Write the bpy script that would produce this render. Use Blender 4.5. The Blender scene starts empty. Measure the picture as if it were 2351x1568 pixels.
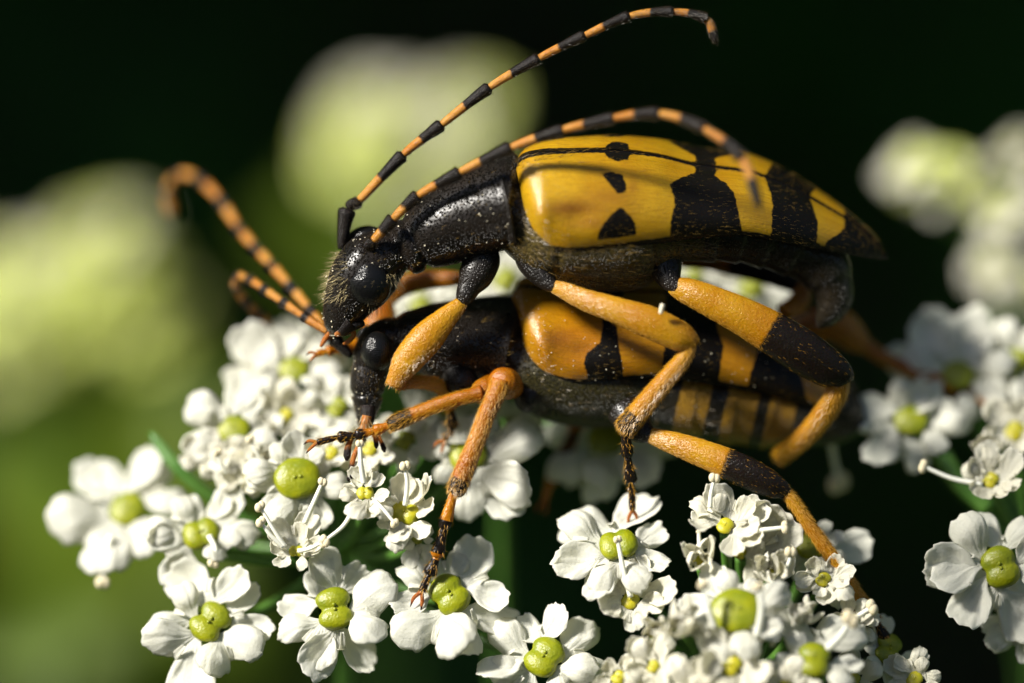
import bpy, math, random
import numpy as np
from mathutils import Matrix, Vector

random.seed(7)
RNG = np.random.default_rng(11)
SC = bpy.context.scene
COL = SC.collection
# 1 Blender unit = 1 cm of the real place (macro scene)
SC.unit_settings.system = 'METRIC'
SC.unit_settings.scale_length = 0.01

# ------------------------------------------------------------------ camera
FW, FH = 2351.0, 1568.0            # reading grid of the photograph
FRAME_W = 2.88                     # cm across the frame in the plane of focus
U = FRAME_W / FW                   # cm per grid unit at the reference plane
DIST = 14.0                        # lens to reference plane, cm
PITCH = math.radians(20)
FWD = np.array([0, math.cos(PITCH), -math.sin(PITCH)])
UPV = np.array([0, math.sin(PITCH), math.cos(PITCH)])
RGT = np.array([1.0, 0, 0])
CAM = np.array([0, 0, 0]) - FWD * DIST
RCAM = np.stack([RGT, UPV, -FWD], axis=1)      # columns

cam_data = bpy.data.cameras.new('camera')
cam = bpy.data.objects.new('camera', cam_data)
COL.objects.link(cam)
m = Matrix.Identity(4)
for i in range(3):
    for j in range(3):
        m[i][j] = RCAM[i, j]
    m[i][3] = CAM[i]
cam.matrix_world = m
cam_data.sensor_width = 36.0
cam_data.lens = 36.0 * DIST / FRAME_W
cam_data.clip_start = 0.1
cam_data.clip_end = 60000
APERTURE = 1.05                    # cm, lens opening
cam_data.dof.use_dof = True
cam_data.dof.focus_distance = DIST - 35 * U
cam_data.dof.aperture_fstop = cam_data.lens * 1e-3 / APERTURE
cam_data.dof.aperture_blades = 0
SC.camera = cam

# ------------------------------------------------------------------ light
Lc = np.array([-0.66, 0.55, 0.52]); Lc /= np.linalg.norm(Lc)   # towards the sun, seen from the camera
Lw = RCAM @ Lc
SUN_EL = math.asin(Lw[2]); SUN_AZ = math.atan2(Lw[0], Lw[1])
world = bpy.data.worlds.new('World'); SC.world = world
world.use_nodes = True
nt = world.node_tree
sky = nt.nodes.new('ShaderNodeTexSky'); sky.sky_type = 'NISHITA'; sky.sun_disc = False
sky.sun_elevation = SUN_EL; sky.sun_rotation = SUN_AZ
sky.dust_density = 2.0; sky.ozone_density = 0.4
bg = nt.nodes['Background']; bg.inputs['Strength'].default_value = 0.05
nt.links.new(sky.outputs['Color'], bg.inputs['Color'])
sd = bpy.data.lights.new('sun', 'SUN'); sd.energy = 5.0; sd.angle = math.radians(10.0)
sd.color = (1.0, 0.955, 0.88)
sun = bpy.data.objects.new('sun', sd); COL.objects.link(sun)
sun.rotation_euler = Vector(Lw).to_track_quat('Z', 'Y').to_euler()
SC.view_settings.view_transform = 'Standard'
SC.view_settings.look = 'None'
SC.view_settings.exposure = 0.88
SC.view_settings.gamma = 1.0
SC.view_settings.use_curve_mapping = False
SC.render.engine = 'CYCLES'
SC.cycles.use_denoising = True
SC.cycles.max_bounces = 8
SC.cycles.transparent_max_bounces = 8
SC.cycles.sample_clamp_indirect = 4.0

# ------------------------------------------------------------------ helpers
def W(a):
    """photo grid space (x right, y up (negative rows), w towards the lens) -> world cm"""
    a = np.asarray(a, float)
    d = DIST - a[..., 2] * U
    k = U / DIST
    return CAM + d[..., None] * (FWD + RGT * ((a[..., 0] - FW / 2) * k)[..., None] + UPV * ((a[..., 1] + FH / 2) * k)[..., None])

def p(x, y, w=0.0):
    return np.array([x, -y, w], float)

def norm(v):
    v = np.asarray(v, float)
    return v / (np.linalg.norm(v, axis=-1, keepdims=True) + 1e-12)

MATS = {}
OM = {}                                     # object -> world matrix (numpy)
def link(o, parent=None, M=None):
    COL.objects.link(o)
    if M is None:
        M = np.eye(4) if parent is None else OM[parent].copy()
    OM[o] = M
    L = M
    if parent is not None:
        o.parent = parent
        L = np.linalg.inv(OM[parent]) @ M
    o.matrix_basis = Matrix([list(r) for r in L])
    return o

def empty(name, loc_world, parent=None):
    o = bpy.data.objects.new(name, None)
    o.empty_display_size = 0.05
    M = np.eye(4); M[:3, 3] = loc_world
    return link(o, parent, M)

def tag(o, label=None, cat=None, group=None, kind=None):
    if label: o['label'] = label
    if cat: o['category'] = cat
    if group: o['group'] = group
    if kind: o['kind'] = kind
    return o

def make_mesh(name, verts, faces, mat, smooth=True, attrs=None, uv=None, fmat=None):
    me = bpy.data.meshes.new(name)
    me.from_pydata([tuple(v) for v in verts], [], [tuple(int(i) for i in f) for f in faces])
    if smooth:
        me.polygons.foreach_set('use_smooth', np.ones(len(me.polygons), bool))
    for mm in (mat if isinstance(mat, (list, tuple)) else [mat]):
        me.materials.append(MATS[mm])
    if fmat is not None:
        me.polygons.foreach_set('material_index', np.asarray(fmat, np.int32))
    for k, v in (attrs or {}).items():
        a = me.attributes.new(k, 'FLOAT', 'POINT')
        a.data.foreach_set('value', np.asarray(v, np.float32))
    if uv is not None:
        a = me.attributes.new('st', 'FLOAT_VECTOR', 'POINT')
        u3 = np.zeros((len(verts), 3), np.float32); u3[:, :2] = uv
        a.data.foreach_set('vector', u3.ravel())
    me.update()
    return me

def mobj(name, verts_world, faces, mat, parent=None, **kw):
    """world-space vertices, stored relative to the parent's frame"""
    M = np.eye(4) if parent is None else OM[parent]
    Mi = np.linalg.inv(M)
    v = np.asarray(verts_world) @ Mi[:3, :3].T + Mi[:3, 3]
    o = bpy.data.objects.new(name, make_mesh(name, v, faces, mat, **kw))
    return link(o, parent, M.copy())

def pchip(t, y, q):
    t = np.asarray(t, float); y = np.asarray(y, float); q = np.asarray(q, float)
    h = np.diff(t); d = np.diff(y) / h
    n = len(t); mth = np.zeros(n)
    if n == 2:
        mth[:] = d[0]
    else:
        for i in range(1, n - 1):
            if d[i - 1] * d[i] > 0:
                w1 = 2 * h[i] + h[i - 1]; w2 = h[i] + 2 * h[i - 1]
                mth[i] = (w1 + w2) / (w1 / d[i - 1] + w2 / d[i])
        mth[0], mth[-1] = d[0], d[-1]
    i = np.clip(np.searchsorted(t, q) - 1, 0, n - 2)
    s = (q - t[i]) / h[i]
    return ((2*s**3 - 3*s**2 + 1) * y[i] + (s**3 - 2*s**2 + s) * h[i] * mth[i]
            + (-2*s**3 + 3*s**2) * y[i+1] + (s**3 - s**2) * h[i] * mth[i+1])

def catmull(t, y, q):
    t = np.asarray(t, float); y = np.asarray(y, float)
    mt = np.gradient(y, t)
    i = np.clip(np.searchsorted(t, q) - 1, 0, len(t) - 2)
    h = (t[i+1] - t[i]); s = (q - t[i]) / h
    return ((2*s**3 - 3*s**2 + 1) * y[i] + (s**3 - 2*s**2 + s) * h * mt[i]
            + (-2*s**3 + 3*s**2) * y[i+1] + (s**3 - s**2) * h * mt[i+1])

def grid_faces(n, mm, closed):
    f = []
    for i in range(n - 1):
        for j in range(mm if closed else mm - 1):
            k = (j + 1) % mm
            f.append((i*mm + j, i*mm + k, (i+1)*mm + k, (i+1)*mm + j))
    return f

class Loft:
    """V: (n, m, 3) grid in photo space; closed round m"""
    def __init__(s, V, closed=True):
        s.V = V; s.n, s.m = V.shape[:2]; s.closed = closed
        du = np.gradient(V, axis=0)
        if closed:
            dv = (np.roll(V, -1, 1) - np.roll(V, 1, 1)) / 2
        else:
            dv = np.gradient(V, axis=1)
        s.T = norm(du)
        s.N = norm(np.cross(dv, du))
        ctr = V.mean(axis=1, keepdims=True)
        if closed and (s.N * (V - ctr)).sum() < 0:
            s.N = -s.N
    def faces(s):
        f = grid_faces(s.n, s.m, s.closed)
        if s.closed:
            f.append(tuple(range(s.m))[::-1]); f.append(tuple((s.n-1)*s.m + j for j in range(s.m)))
        return f
    def flat(s):
        return s.V.reshape(-1, 3)
    def uv(s):
        a, b = np.meshgrid(np.linspace(0, 1, s.n), np.linspace(0, 1, s.m), indexing='ij')
        return np.stack([a.ravel(), b.ravel()], 1)

def tube(ctrl, n=40, mm=20, flat=0.85, wob=0.0, smoothpath=True):
    """ctrl rows: x, y(rows), w, r -> Loft"""
    c = np.array(ctrl, float)
    P3 = c[:, :3] * np.array([1, -1, 1])
    t = np.concatenate([[0], np.cumsum(np.linalg.norm(np.diff(P3, axis=0), axis=1))])
    q = np.linspace(0, t[-1], n)
    f = catmull if (smoothpath and len(c) > 2) else pchip
    C = np.stack([f(t, P3[:, k], q) for k in range(3)], 1)
    r = pchip(t, c[:, 3], q)
    T = norm(np.gradient(C, axis=0))
    n0 = np.cross(T[0], [0, 0, 1.0])
    if np.linalg.norm(n0) < 0.2: n0 = np.cross(T[0], [0, 1.0, 0])
    n0 = norm(n0)
    V = np.zeros((n, mm, 3))
    th = np.linspace(0, 2*np.pi, mm, endpoint=False)
    for i in range(n):
        n0 = norm(n0 - T[i] * np.dot(n0, T[i]))
        b0 = np.cross(T[i], n0)
        rr = r[i] * (1 + wob * RNG.normal(size=mm) * 0.5) if wob else r[i]
        V[i] = C[i] + (np.outer(np.cos(th), n0) * np.reshape(rr, (-1, 1)) + np.outer(np.sin(th), b0) * np.reshape(rr, (-1, 1)) * flat)
    L = Loft(V); L.q = q / t[-1]
    return L

def tube_obj(name, ctrl, mat, parent, n=40, mm=18, flat=0.85, dark=None, **kw):
    L = tube(ctrl, n, mm, flat, **kw)
    attrs = None
    if dark is not None:
        attrs = {'dark': np.repeat(dark(L.q) if callable(dark) else np.full(n, float(dark)), mm)}
    o = mobj(name, W(L.flat()), L.faces(), mat, parent, attrs=attrs, uv=L.uv())
    return o, L

def spikes(lofts, count, length, rad, lift=0.45, back=False, sel=None, jitter=0.35, bend=0.0):
    """fine hairs: thin three-sided spikes lying along a surface -> verts (photo space), faces"""
    vs, fs = [], []
    for L in lofts:
        n, mm = L.n, L.m
        ii = RNG.uniform(0, n - 1.001, count); jj = RNG.uniform(0, mm if L.closed else mm - 1.001, count)
        for a, b in zip(ii, jj):
            i = int(a); j = int(b) % mm; k = (j + 1) % mm if L.closed else min(j + 1, mm - 1)
            fa, fb = a - i, b - int(b)
            P0 = (L.V[i, j] * (1-fa) + L.V[i+1, j] * fa) * (1-fb) + (L.V[i, k] * (1-fa) + L.V[i+1, k] * fa) * fb
            if sel is not None and not sel(P0, a / n, b / mm):
                continue
            N = L.N[i, j]; T = L.T[i, j] * (-1 if back else 1)
            d = norm(T * (1 - lift) + N * lift + RNG.normal(size=3) * jitter * 0.5)
            ln = length * RNG.uniform(0.55, 1.25)
            s1 = norm(np.cross(d, [0.3, 0.5, 0.8])); s2 = np.cross(d, s1)
            base = len(vs)
            P0 = P0 - N * 1.0
            for q in range(3):
                an = q * 2.094
                vs.append(P0 + (s1 * math.cos(an) + s2 * math.sin(an)) * rad)
            vs.append(P0 + d * ln)
            for q in range(3):
                fs.append((base + q, base + (q+1) % 3, base + 3))
    return np.array(vs), fs

def hair_obj(lofts, count, length, rad, parent, mat='hair', name='hair', **kw):
    v, f = spikes(lofts, count, length, rad, **kw)
    if len(v) == 0: return None
    o = mobj(name, W(v), f, mat, parent, smooth=False)
    o['kind'] = 'stuff'
    return o

def blob(c, rx, ry, rz, axes=None, n=20, mm=28, fn=None):
    """ellipsoid-like Loft in photo space"""
    A = np.eye(3) if axes is None else np.array(axes, float)
    th = np.linspace(0.02, np.pi - 0.02, n); ph = np.linspace(0, 2*np.pi, mm, endpoint=False)
    V = np.zeros((n, mm, 3))
    for i, t in enumerate(th):
        d = np.stack([np.full(mm, math.cos(t)), math.sin(t)*np.cos(ph), math.sin(t)*np.sin(ph)], 1)
        s = np.ones(mm) if fn is None else fn(d)
        V[i] = np.asarray(c) + ((d * s[:, None]) * np.array([rx, ry, rz])) @ A
    return Loft(V)

def sdf_poly(pts, poly):
    """signed distance (positive inside) of 2-D points to a polygon"""
    poly = np.array(poly, float); d = np.full(len(pts), 1e9); ins = np.zeros(len(pts), bool)
    n = len(poly)
    for i in range(n):
        a, b = poly[i], poly[(i+1) % n]
        ab = b - a; t = np.clip(((pts - a) @ ab) / (ab @ ab), 0, 1)
        d = np.minimum(d, np.linalg.norm(pts - (a + t[:, None] * ab), axis=1))
        c = (a[1] > pts[:, 1]) != (b[1] > pts[:, 1])
        xi = (b[0]-a[0]) * (pts[:, 1]-a[1]) / (b[1]-a[1] + 1e-9) + a[0]
        ins ^= c & (pts[:, 0] < xi)
    return np.where(ins, d, -d)

# ------------------------------------------------------------------ materials
def new_mat(name):
    mt = bpy.data.materials.new(name); mt.use_nodes = True
    MATS[name] = mt
    t = mt.node_tree
    return mt, t, t.nodes['Principled BSDF'], t.nodes['Material Output']

def N(t, typ, **kw):
    n = t.nodes.new(typ)
    for k, v in kw.items():
        if k in n.inputs: n.inputs[k].default_value = v
        else: setattr(n, k, v)
    return n

def ramp(t, fac, stops):
    r = t.nodes.new('ShaderNodeValToRGB')
    e = r.color_ramp.elements
    while len(e) < len(stops): e.new(0.5)
    for k, (pos, c) in enumerate(stops):
        e[k].position = pos; e[k].color = (*c, 1) if len(c) == 3 else c
    t.links.new(fac, r.inputs['Fac'])
    return r.outputs['Color']

def mixc(t, fac, a, b):
    n = t.nodes.new('ShaderNodeMix'); n.data_type = 'RGBA'
    for s, v in (('Factor', fac), ('A', a), ('B', b)):
        i = [x for x in n.inputs if x.name == s and (x.type == 'RGBA' or s == 'Factor' and x.type == 'VALUE')][0]
        if hasattr(v, 'links'): t.links.new(v, i)
        else: i.default_value = (*v, 1) if isinstance(v, tuple) else v
    return [x for x in n.outputs if x.type == 'RGBA'][0]

def mathn(t, op, a, b=0.0, clamp=False):
    n = t.nodes.new('ShaderNodeMath'); n.operation = op; n.use_clamp = clamp
    for i, v in ((0, a), (1, b)):
        if hasattr(v, 'links'): t.links.new(v, n.inputs[i])
        else: n.inputs[i].default_value = v
    return n.outputs[0]

def coords(t):
    return t.nodes.new('ShaderNodeTexCoord').outputs['Object']

def noise(t, vec, scale, detail=3, rough=0.55):
    n = N(t, 'ShaderNodeTexNoise', Scale=scale, Detail=detail, Roughness=rough)
    if vec is not None: t.links.new(vec, n.inputs['Vector'])
    return n.outputs['Fac']

def st_coords(t, sx, sy):
    a = N(t, 'ShaderNodeAttribute', attribute_name='st')
    mp = N(t, 'ShaderNodeMapping'); mp.inputs['Scale'].default_value = (sx, sy, 1)
    t.links.new(a.outputs['Vector'], mp.inputs['Vector'])
    return mp.outputs['Vector']

def bump(t, b, h, strength, dist, prev=None):
    n = N(t, 'ShaderNodeBump', Strength=strength, Distance=dist)
    t.links.new(h, n.inputs['Height'])
    if prev is not None: t.links.new(prev, n.inputs['Normal'])
    if b is not None: t.links.new(n.outputs['Normal'], b.inputs['Normal'])
    return n.outputs['Normal']

def dark_mask(t, soft=2.5, jag=5.0, scale=60):
    a = N(t, 'ShaderNodeAttribute', attribute_name='dark').outputs['Fac']
    nz = mathn(t, 'MULTIPLY', mathn(t, 'SUBTRACT', noise(t, coords(t), scale, 4), 0.5), jag * 2)
    v = mathn(t, 'ADD', a, nz)
    mr = N(t, 'ShaderNodeMapRange'); mr.interpolation_type = 'SMOOTHSTEP'
    t.links.new(v, mr.inputs['Value'])
    mr.inputs['From Min'].default_value = -soft; mr.inputs['From Max'].default_value = soft
    return mr.outputs['Result']

# black punctured cuticle
def cuticle(name, base, base2, rough, punct, pscale, zone=False):
    mt, t, b, o = new_mat(name)
    c = coords(t)
    col = ramp(t, noise(t, c, 9, 4), [(0.35, base), (0.7, base2)])
    v = N(t, 'ShaderNodeTexVoronoi', Scale=pscale); t.links.new(c, v.inputs['Vector'])
    pit = mathn(t, 'MINIMUM', mathn(t, 'MULTIPLY', v.outputs['Distance'], 1.6), 0.8)
    dust = noise(t, c, 140, 2, 0.7)
    dm = mathn(t, 'GREATER_THAN', dust, 0.78)
    col = mixc(t, mathn(t, 'MULTIPLY', dm, 0.5), col, (0.30, 0.25, 0.15))
    t.links.new(col, b.inputs['Base Color'])
    rr = mathn(t, 'ADD', mathn(t, 'MULTIPLY', noise(t, c, 30, 3), 0.25), rough - 0.12)
    t.links.new(rr, b.inputs['Roughness'])
    b.inputs['Specular IOR Level'].default_value = 0.36
    n1 = bump(t, None, noise(t, c, 45, 4), 0.35, 0.004)
    bump(t, b, pit, punct, 0.004, n1)
    return mt

cuticle('black_cuticle', (0.006, 0.005, 0.004), (0.014, 0.010, 0.007), 0.34, 0.75, 150)
cuticle('brown_cuticle', (0.014, 0.009, 0.005), (0.030, 0.018, 0.009), 0.45, 0.6, 140)

# body: zone attribute -1 black, +: olive pubescent underside, bands through 'dark'
def body_mat(name, olive1, olive2, band):
    mt, t, b, o = new_mat(name)
    c = coords(t)
    z = N(t, 'ShaderNodeAttribute', attribute_name='zone').outputs['Fac']
    blk = ramp(t, noise(t, c, 9, 4), [(0.35, (0.006, 0.005, 0.004)), (0.75, (0.014, 0.010, 0.007))])
    sv = st_coords(t, 130, 260)
    ol = ramp(t, noise(t, sv, 1.0, 3, 0.7), [(0.40, olive1), (0.62, olive2)])
    col = mixc(t, z, blk, ol)
    col = mixc(t, mathn(t, 'SUBTRACT', 1.0, dark_mask(t, 3, 5, 30)), col, band)
    dust = noise(t, c, 140, 2, 0.7)
    col = mixc(t, mathn(t, 'MULTIPLY', mathn(t, 'GREATER_THAN', dust, 0.78), 0.5), col, (0.30, 0.25, 0.15))
    t.links.new(col, b.inputs['Base Color'])
    v = N(t, 'ShaderNodeTexVoronoi', Scale=150); t.links.new(c, v.inputs['Vector'])
    pit = mathn(t, 'MINIMUM', mathn(t, 'MULTIPLY', v.outputs['Distance'], 1.6), 0.8)
    rr = mathn(t, 'ADD', mathn(t, 'MULTIPLY', noise(t, c, 30, 3), 0.2), 0.20)
    t.links.new(rr, b.inputs['Roughness'])
    b.inputs['Specular IOR Level'].default_value = 0.36
    n1 = bump(t, None, noise(t, c, 40, 4), 0.4, 0.005)
    bump(t, b, pit, 1.0, 0.012, n1)
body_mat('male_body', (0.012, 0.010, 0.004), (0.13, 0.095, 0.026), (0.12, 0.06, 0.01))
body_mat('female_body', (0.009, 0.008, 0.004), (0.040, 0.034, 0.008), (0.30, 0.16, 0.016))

def elytron_mat(name, y1, y2):
    mt, t, b, o = new_mat(name)
    c = coords(t)
    big = noise(t, c, 4.5, 4, 0.6)
    yel = ramp(t, big, [(0.35, y2), (0.62, y1)])
    sv = st_coords(t, 16, 85)
    stri = noise(t, sv, 1.0, 3, 0.65)
    yel = mixc(t, mathn(t, 'MULTIPLY', mathn(t, 'SUBTRACT', 0.56, stri, True), 2.4, True), yel, tuple(0.5 * v for v in y2))
    sa = N(t, 'ShaderNodeAttribute', attribute_name='brown_fold_shade').outputs['Fac']  # brown smudges, with the shading of the wing case fold painted in
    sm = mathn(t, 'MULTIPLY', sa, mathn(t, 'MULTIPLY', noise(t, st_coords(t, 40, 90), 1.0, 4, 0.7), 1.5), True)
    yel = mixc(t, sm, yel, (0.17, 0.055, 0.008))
    dk = dark_mask(t, 2.0, 4.0, 70)
    col = mixc(t, dk, yel, (0.006, 0.005, 0.004))
    t.links.new(col, b.inputs['Base Color'])
    spk = mathn(t, 'GREATER_THAN', noise(t, c, 170, 2, 0.7), 0.74)
    rr = mathn(t, 'ADD', mathn(t, 'MULTIPLY', noise(t, c, 25, 3), 0.16), 0.12)
    t.links.new(mathn(t, 'SUBTRACT', rr, mathn(t, 'MULTIPLY', spk, 0.15)), b.inputs['Roughness'])
    t.links.new(mathn(t, 'SUBTRACT', 0.60, mathn(t, 'MULTIPLY', dk, 0.42)), b.inputs['Specular IOR Level'])
    b.inputs['Subsurface Weight'].default_value = 0.12
    b.inputs['Subsurface Radius'].default_value = (0.03, 0.012, 0.003)
    b.inputs['Subsurface Scale'].default_value = 1.0
    n1 = bump(t, None, stri, 0.55, 0.003)
    bump(t, b, noise(t, c, 120, 2, 0.7), 0.55, 0.003, n1)
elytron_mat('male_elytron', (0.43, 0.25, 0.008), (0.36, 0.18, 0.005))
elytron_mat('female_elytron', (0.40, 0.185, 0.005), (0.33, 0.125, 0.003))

def leg_mat(name, a1, a2, darkc=(0.010, 0.007, 0.005), sss=0.3):
    mt, t, b, o = new_mat(name)
    c = coords(t)
    am = ramp(t, noise(t, c, 7, 4), [(0.35, a2), (0.65, a1)])
    sv = st_coords(t, 40, 45)
    fine = noise(t, sv, 1.0, 3, 0.7)
    am = mixc(t, mathn(t, 'MULTIPLY', mathn(t, 'SUBTRACT', fine, 0.58, True), 2.5, True), am, tuple(min(1, v * 1.25) for v in a1))
    dk = dark_mask(t, 4, 7, 50)
    col = mixc(t, dk, am, darkc)
    t.links.new(mathn(t, 'SUBTRACT', 0.38, mathn(t, 'MULTIPLY', dk, 0.18)), b.inputs['Specular IOR Level'])
    t.links.new(col, b.inputs['Base Color'])
    b.inputs['Roughness'].default_value = 0.25
    b.inputs['Subsurface Weight'].default_value = sss
    b.inputs['Subsurface Radius'].default_value = (0.05, 0.016, 0.002)
    b.inputs['Subsurface Scale'].default_value = 1.0
    n1 = bump(t, None, noise(t, c, 26, 3), 0.3, 0.003)
    n1 = bump(t, None, noise(t, c, 125, 2, 0.7), 0.8, 0.0035, n1)
    bump(t, b, noise(t, st_coords(t, 110, 44), 1.0, 2, 0.6), 0.7, 0.0022, n1)
leg_mat('yellow_leg', (0.42, 0.215, 0.006), (0.32, 0.12, 0.002))
leg_mat('amber_leg', (0.38, 0.145, 0.002), (0.25, 0.065, 0.001))
leg_mat('antenna_cuticle', (0.46, 0.22, 0.035), (0.38, 0.14, 0.014), (0.010, 0.008, 0.007), 0.1)
leg_mat('palp_cuticle', (0.36, 0.12, 0.010), (0.22, 0.05, 0.005), (0.010, 0.007, 0.006), 0.25)

def eye_mat():
    mt, t, b, o = new_mat('compound_eye')
    c = coords(t)
    v = N(t, 'ShaderNodeTexVoronoi', Scale=190); v.inputs['Randomness'].default_value = 0.35
    t.links.new(c, v.inputs['Vector'])
    b.inputs['Base Color'].default_value = (0.005, 0.005, 0.005, 1)
    b.inputs['Roughness'].default_value = 0.17
    b.inputs['Specular IOR Level'].default_value = 0.3
    h = mathn(t, 'SUBTRACT', 1.0, v.outputs['Distance'])
    bump(t, b, h, 0.5, 0.003)
eye_mat()

def simple(name, col, rough=0.5, col2=None, scale=20, sss=0.0, srad=(0.02, 0.02, 0.01), bumpd=0.0, bscale=80):
    mt, t, b, o = new_mat(name)
    if col2 is None:
        b.inputs['Base Color'].default_value = (*col, 1)
    else:
        t.links.new(ramp(t, noise(t, coords(t), scale, 4), [(0.35, col), (0.68, col2)]), b.inputs['Base Color'])
    b.inputs['Roughness'].default_value = rough
    if sss:
        b.inputs['Subsurface Weight'].default_value = sss
        b.inputs['Subsurface Radius'].default_value = srad
        b.inputs['Subsurface Scale'].default_value = 1.0
    if bumpd:
        bump(t, b, noise(t, coords(t), bscale, 3), 0.6, bumpd)
    return mt
simple('hair', (0.19, 0.115, 0.02), 0.35)
simple('leg_hair', (0.50, 0.25, 0.018), 0.3)
simple('pale_hair', (0.42, 0.34, 0.17), 0.4)
simple('dark_hair', (0.05, 0.035, 0.015), 0.4)
simple('pollen', (0.75, 0.68, 0.50), 0.6, bumpd=0.003, bscale=120)
simple('filament', (0.80, 0.80, 0.68), 0.45, sss=0.2)
simple('anther', (0.82, 0.74, 0.52), 0.6, (0.74, 0.62, 0.36), 40, sss=0.15, bumpd=0.003, bscale=110)
simple('stylopodium', (0.25, 0.265, 0.0025), 0.36, (0.15, 0.185, 0.002), 1.3, sss=0.12, srad=(0.02, 0.025, 0.003), bumpd=0.0035, bscale=8)
simple('young_stylopodium', (0.44, 0.38, 0.012), 0.32, (0.32, 0.32, 0.010), 1.6, sss=0.12, srad=(0.02, 0.025, 0.003), bumpd=0.002, bscale=9)
simple('stem_green', (0.050, 0.135, 0.018), 0.42, (0.085, 0.19, 0.030), 14, sss=0.15, srad=(0.02, 0.03, 0.008), bumpd=0.003, bscale=60)

def leafy(name, c1, c2, trans, tcol, scale, rough=0.5, bs=0.4, bd=0.004, bsc=40, spec=0.35, vein=False):
    mt, t, b, o = new_mat(name)
    c = coords(t)
    oi = t.nodes.new('ShaderNodeObjectInfo').outputs['Random']
    f = mathn(t, 'ADD', noise(t, c, scale, 4), mathn(t, 'MULTIPLY', mathn(t, 'SUBTRACT', oi, 0.5), 0.25))
    col = ramp(t, f, [(0.3, c1), (0.7, c2)])
    t.links.new(col, b.inputs['Base Color'])
    b.inputs['Roughness'].default_value = rough
    b.inputs['Specular IOR Level'].default_value = spec
    n0_ = bump(t, None, noise(t, st_coords(t, 5, 34), 1.0, 3, 0.6), 0.45, bd*0.8) if vein else None
    nn = bump(t, b, noise(t, c, bsc, 3, 0.6), bs, bd, n0_)
    tr = N(t, 'ShaderNodeBsdfTranslucent'); tr.inputs['Color'].default_value = (*tcol, 1)
    t.links.new(nn, tr.inputs['Normal'])
    mx = N(t, 'ShaderNodeMixShader'); mx.inputs['Fac'].default_value = trans
    t.links.new(b.outputs[0], mx.inputs[1]); t.links.new(tr.outputs[0], mx.inputs[2])
    t.links.new(mx.outputs[0], o.inputs['Surface'])
# petal coordinates run in petal lengths (about 1 unit = 1 petal)
leafy('petal', (0.84, 0.84, 0.78), (0.80, 0.80, 0.72), 0.52, (0.84, 0.83, 0.70), 3.0, 0.5, 0.6, 0.0035, 22.0, 0.22, True)
leafy('young_petal', (0.84, 0.83, 0.75), (0.80, 0.78, 0.66), 0.50, (0.83, 0.81, 0.66), 3.0, 0.5, 0.6, 0.0035, 22.0, 0.22, True)
leafy('greenish_petal', (0.78, 0.82, 0.34), (0.68, 0.75, 0.16), 0.4, (0.74, 0.82, 0.20), 3.0, 0.5)
leafy('meadow_leaf', (0.07, 0.12, 0.004), (0.14, 0.20, 0.008), 0.35, (0.20, 0.28, 0.01), 0.8, 0.5)
leafy('hedge_leaf', (0.030, 0.12, 0.012), (0.045, 0.16, 0.016), 0.2, (0.04, 0.08, 0.01), 0.5, 0.55)
simple('bark', (0.035, 0.028, 0.018), 0.9, (0.06, 0.05, 0.035), 0.6)
simple('soil', (0.05, 0.06, 0.025), 0.95, (0.07, 0.10, 0.03), 0.02)

# ------------------------------------------------------------------ the setting: ground and shaded hedge
GROUND_Z = -62.0
g = 25000.0
n_g = 40
xs = np.sign(np.linspace(-1, 1, n_g)) * np.abs(np.linspace(-1, 1, n_g))**3 * g
gx, gy = np.meshgrid(xs, xs, indexing='ij')
gz = GROUND_Z + 1.2 * np.sin(gx * 0.05) * np.cos(gy * 0.04)
ground = mobj('ground', np.stack([gx, gy, gz], -1).reshape(-1, 3), grid_faces(n_g, n_g, False), 'soil')
tag(ground, 'rough green meadow ground below the flowers', 'ground', kind='structure')

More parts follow.
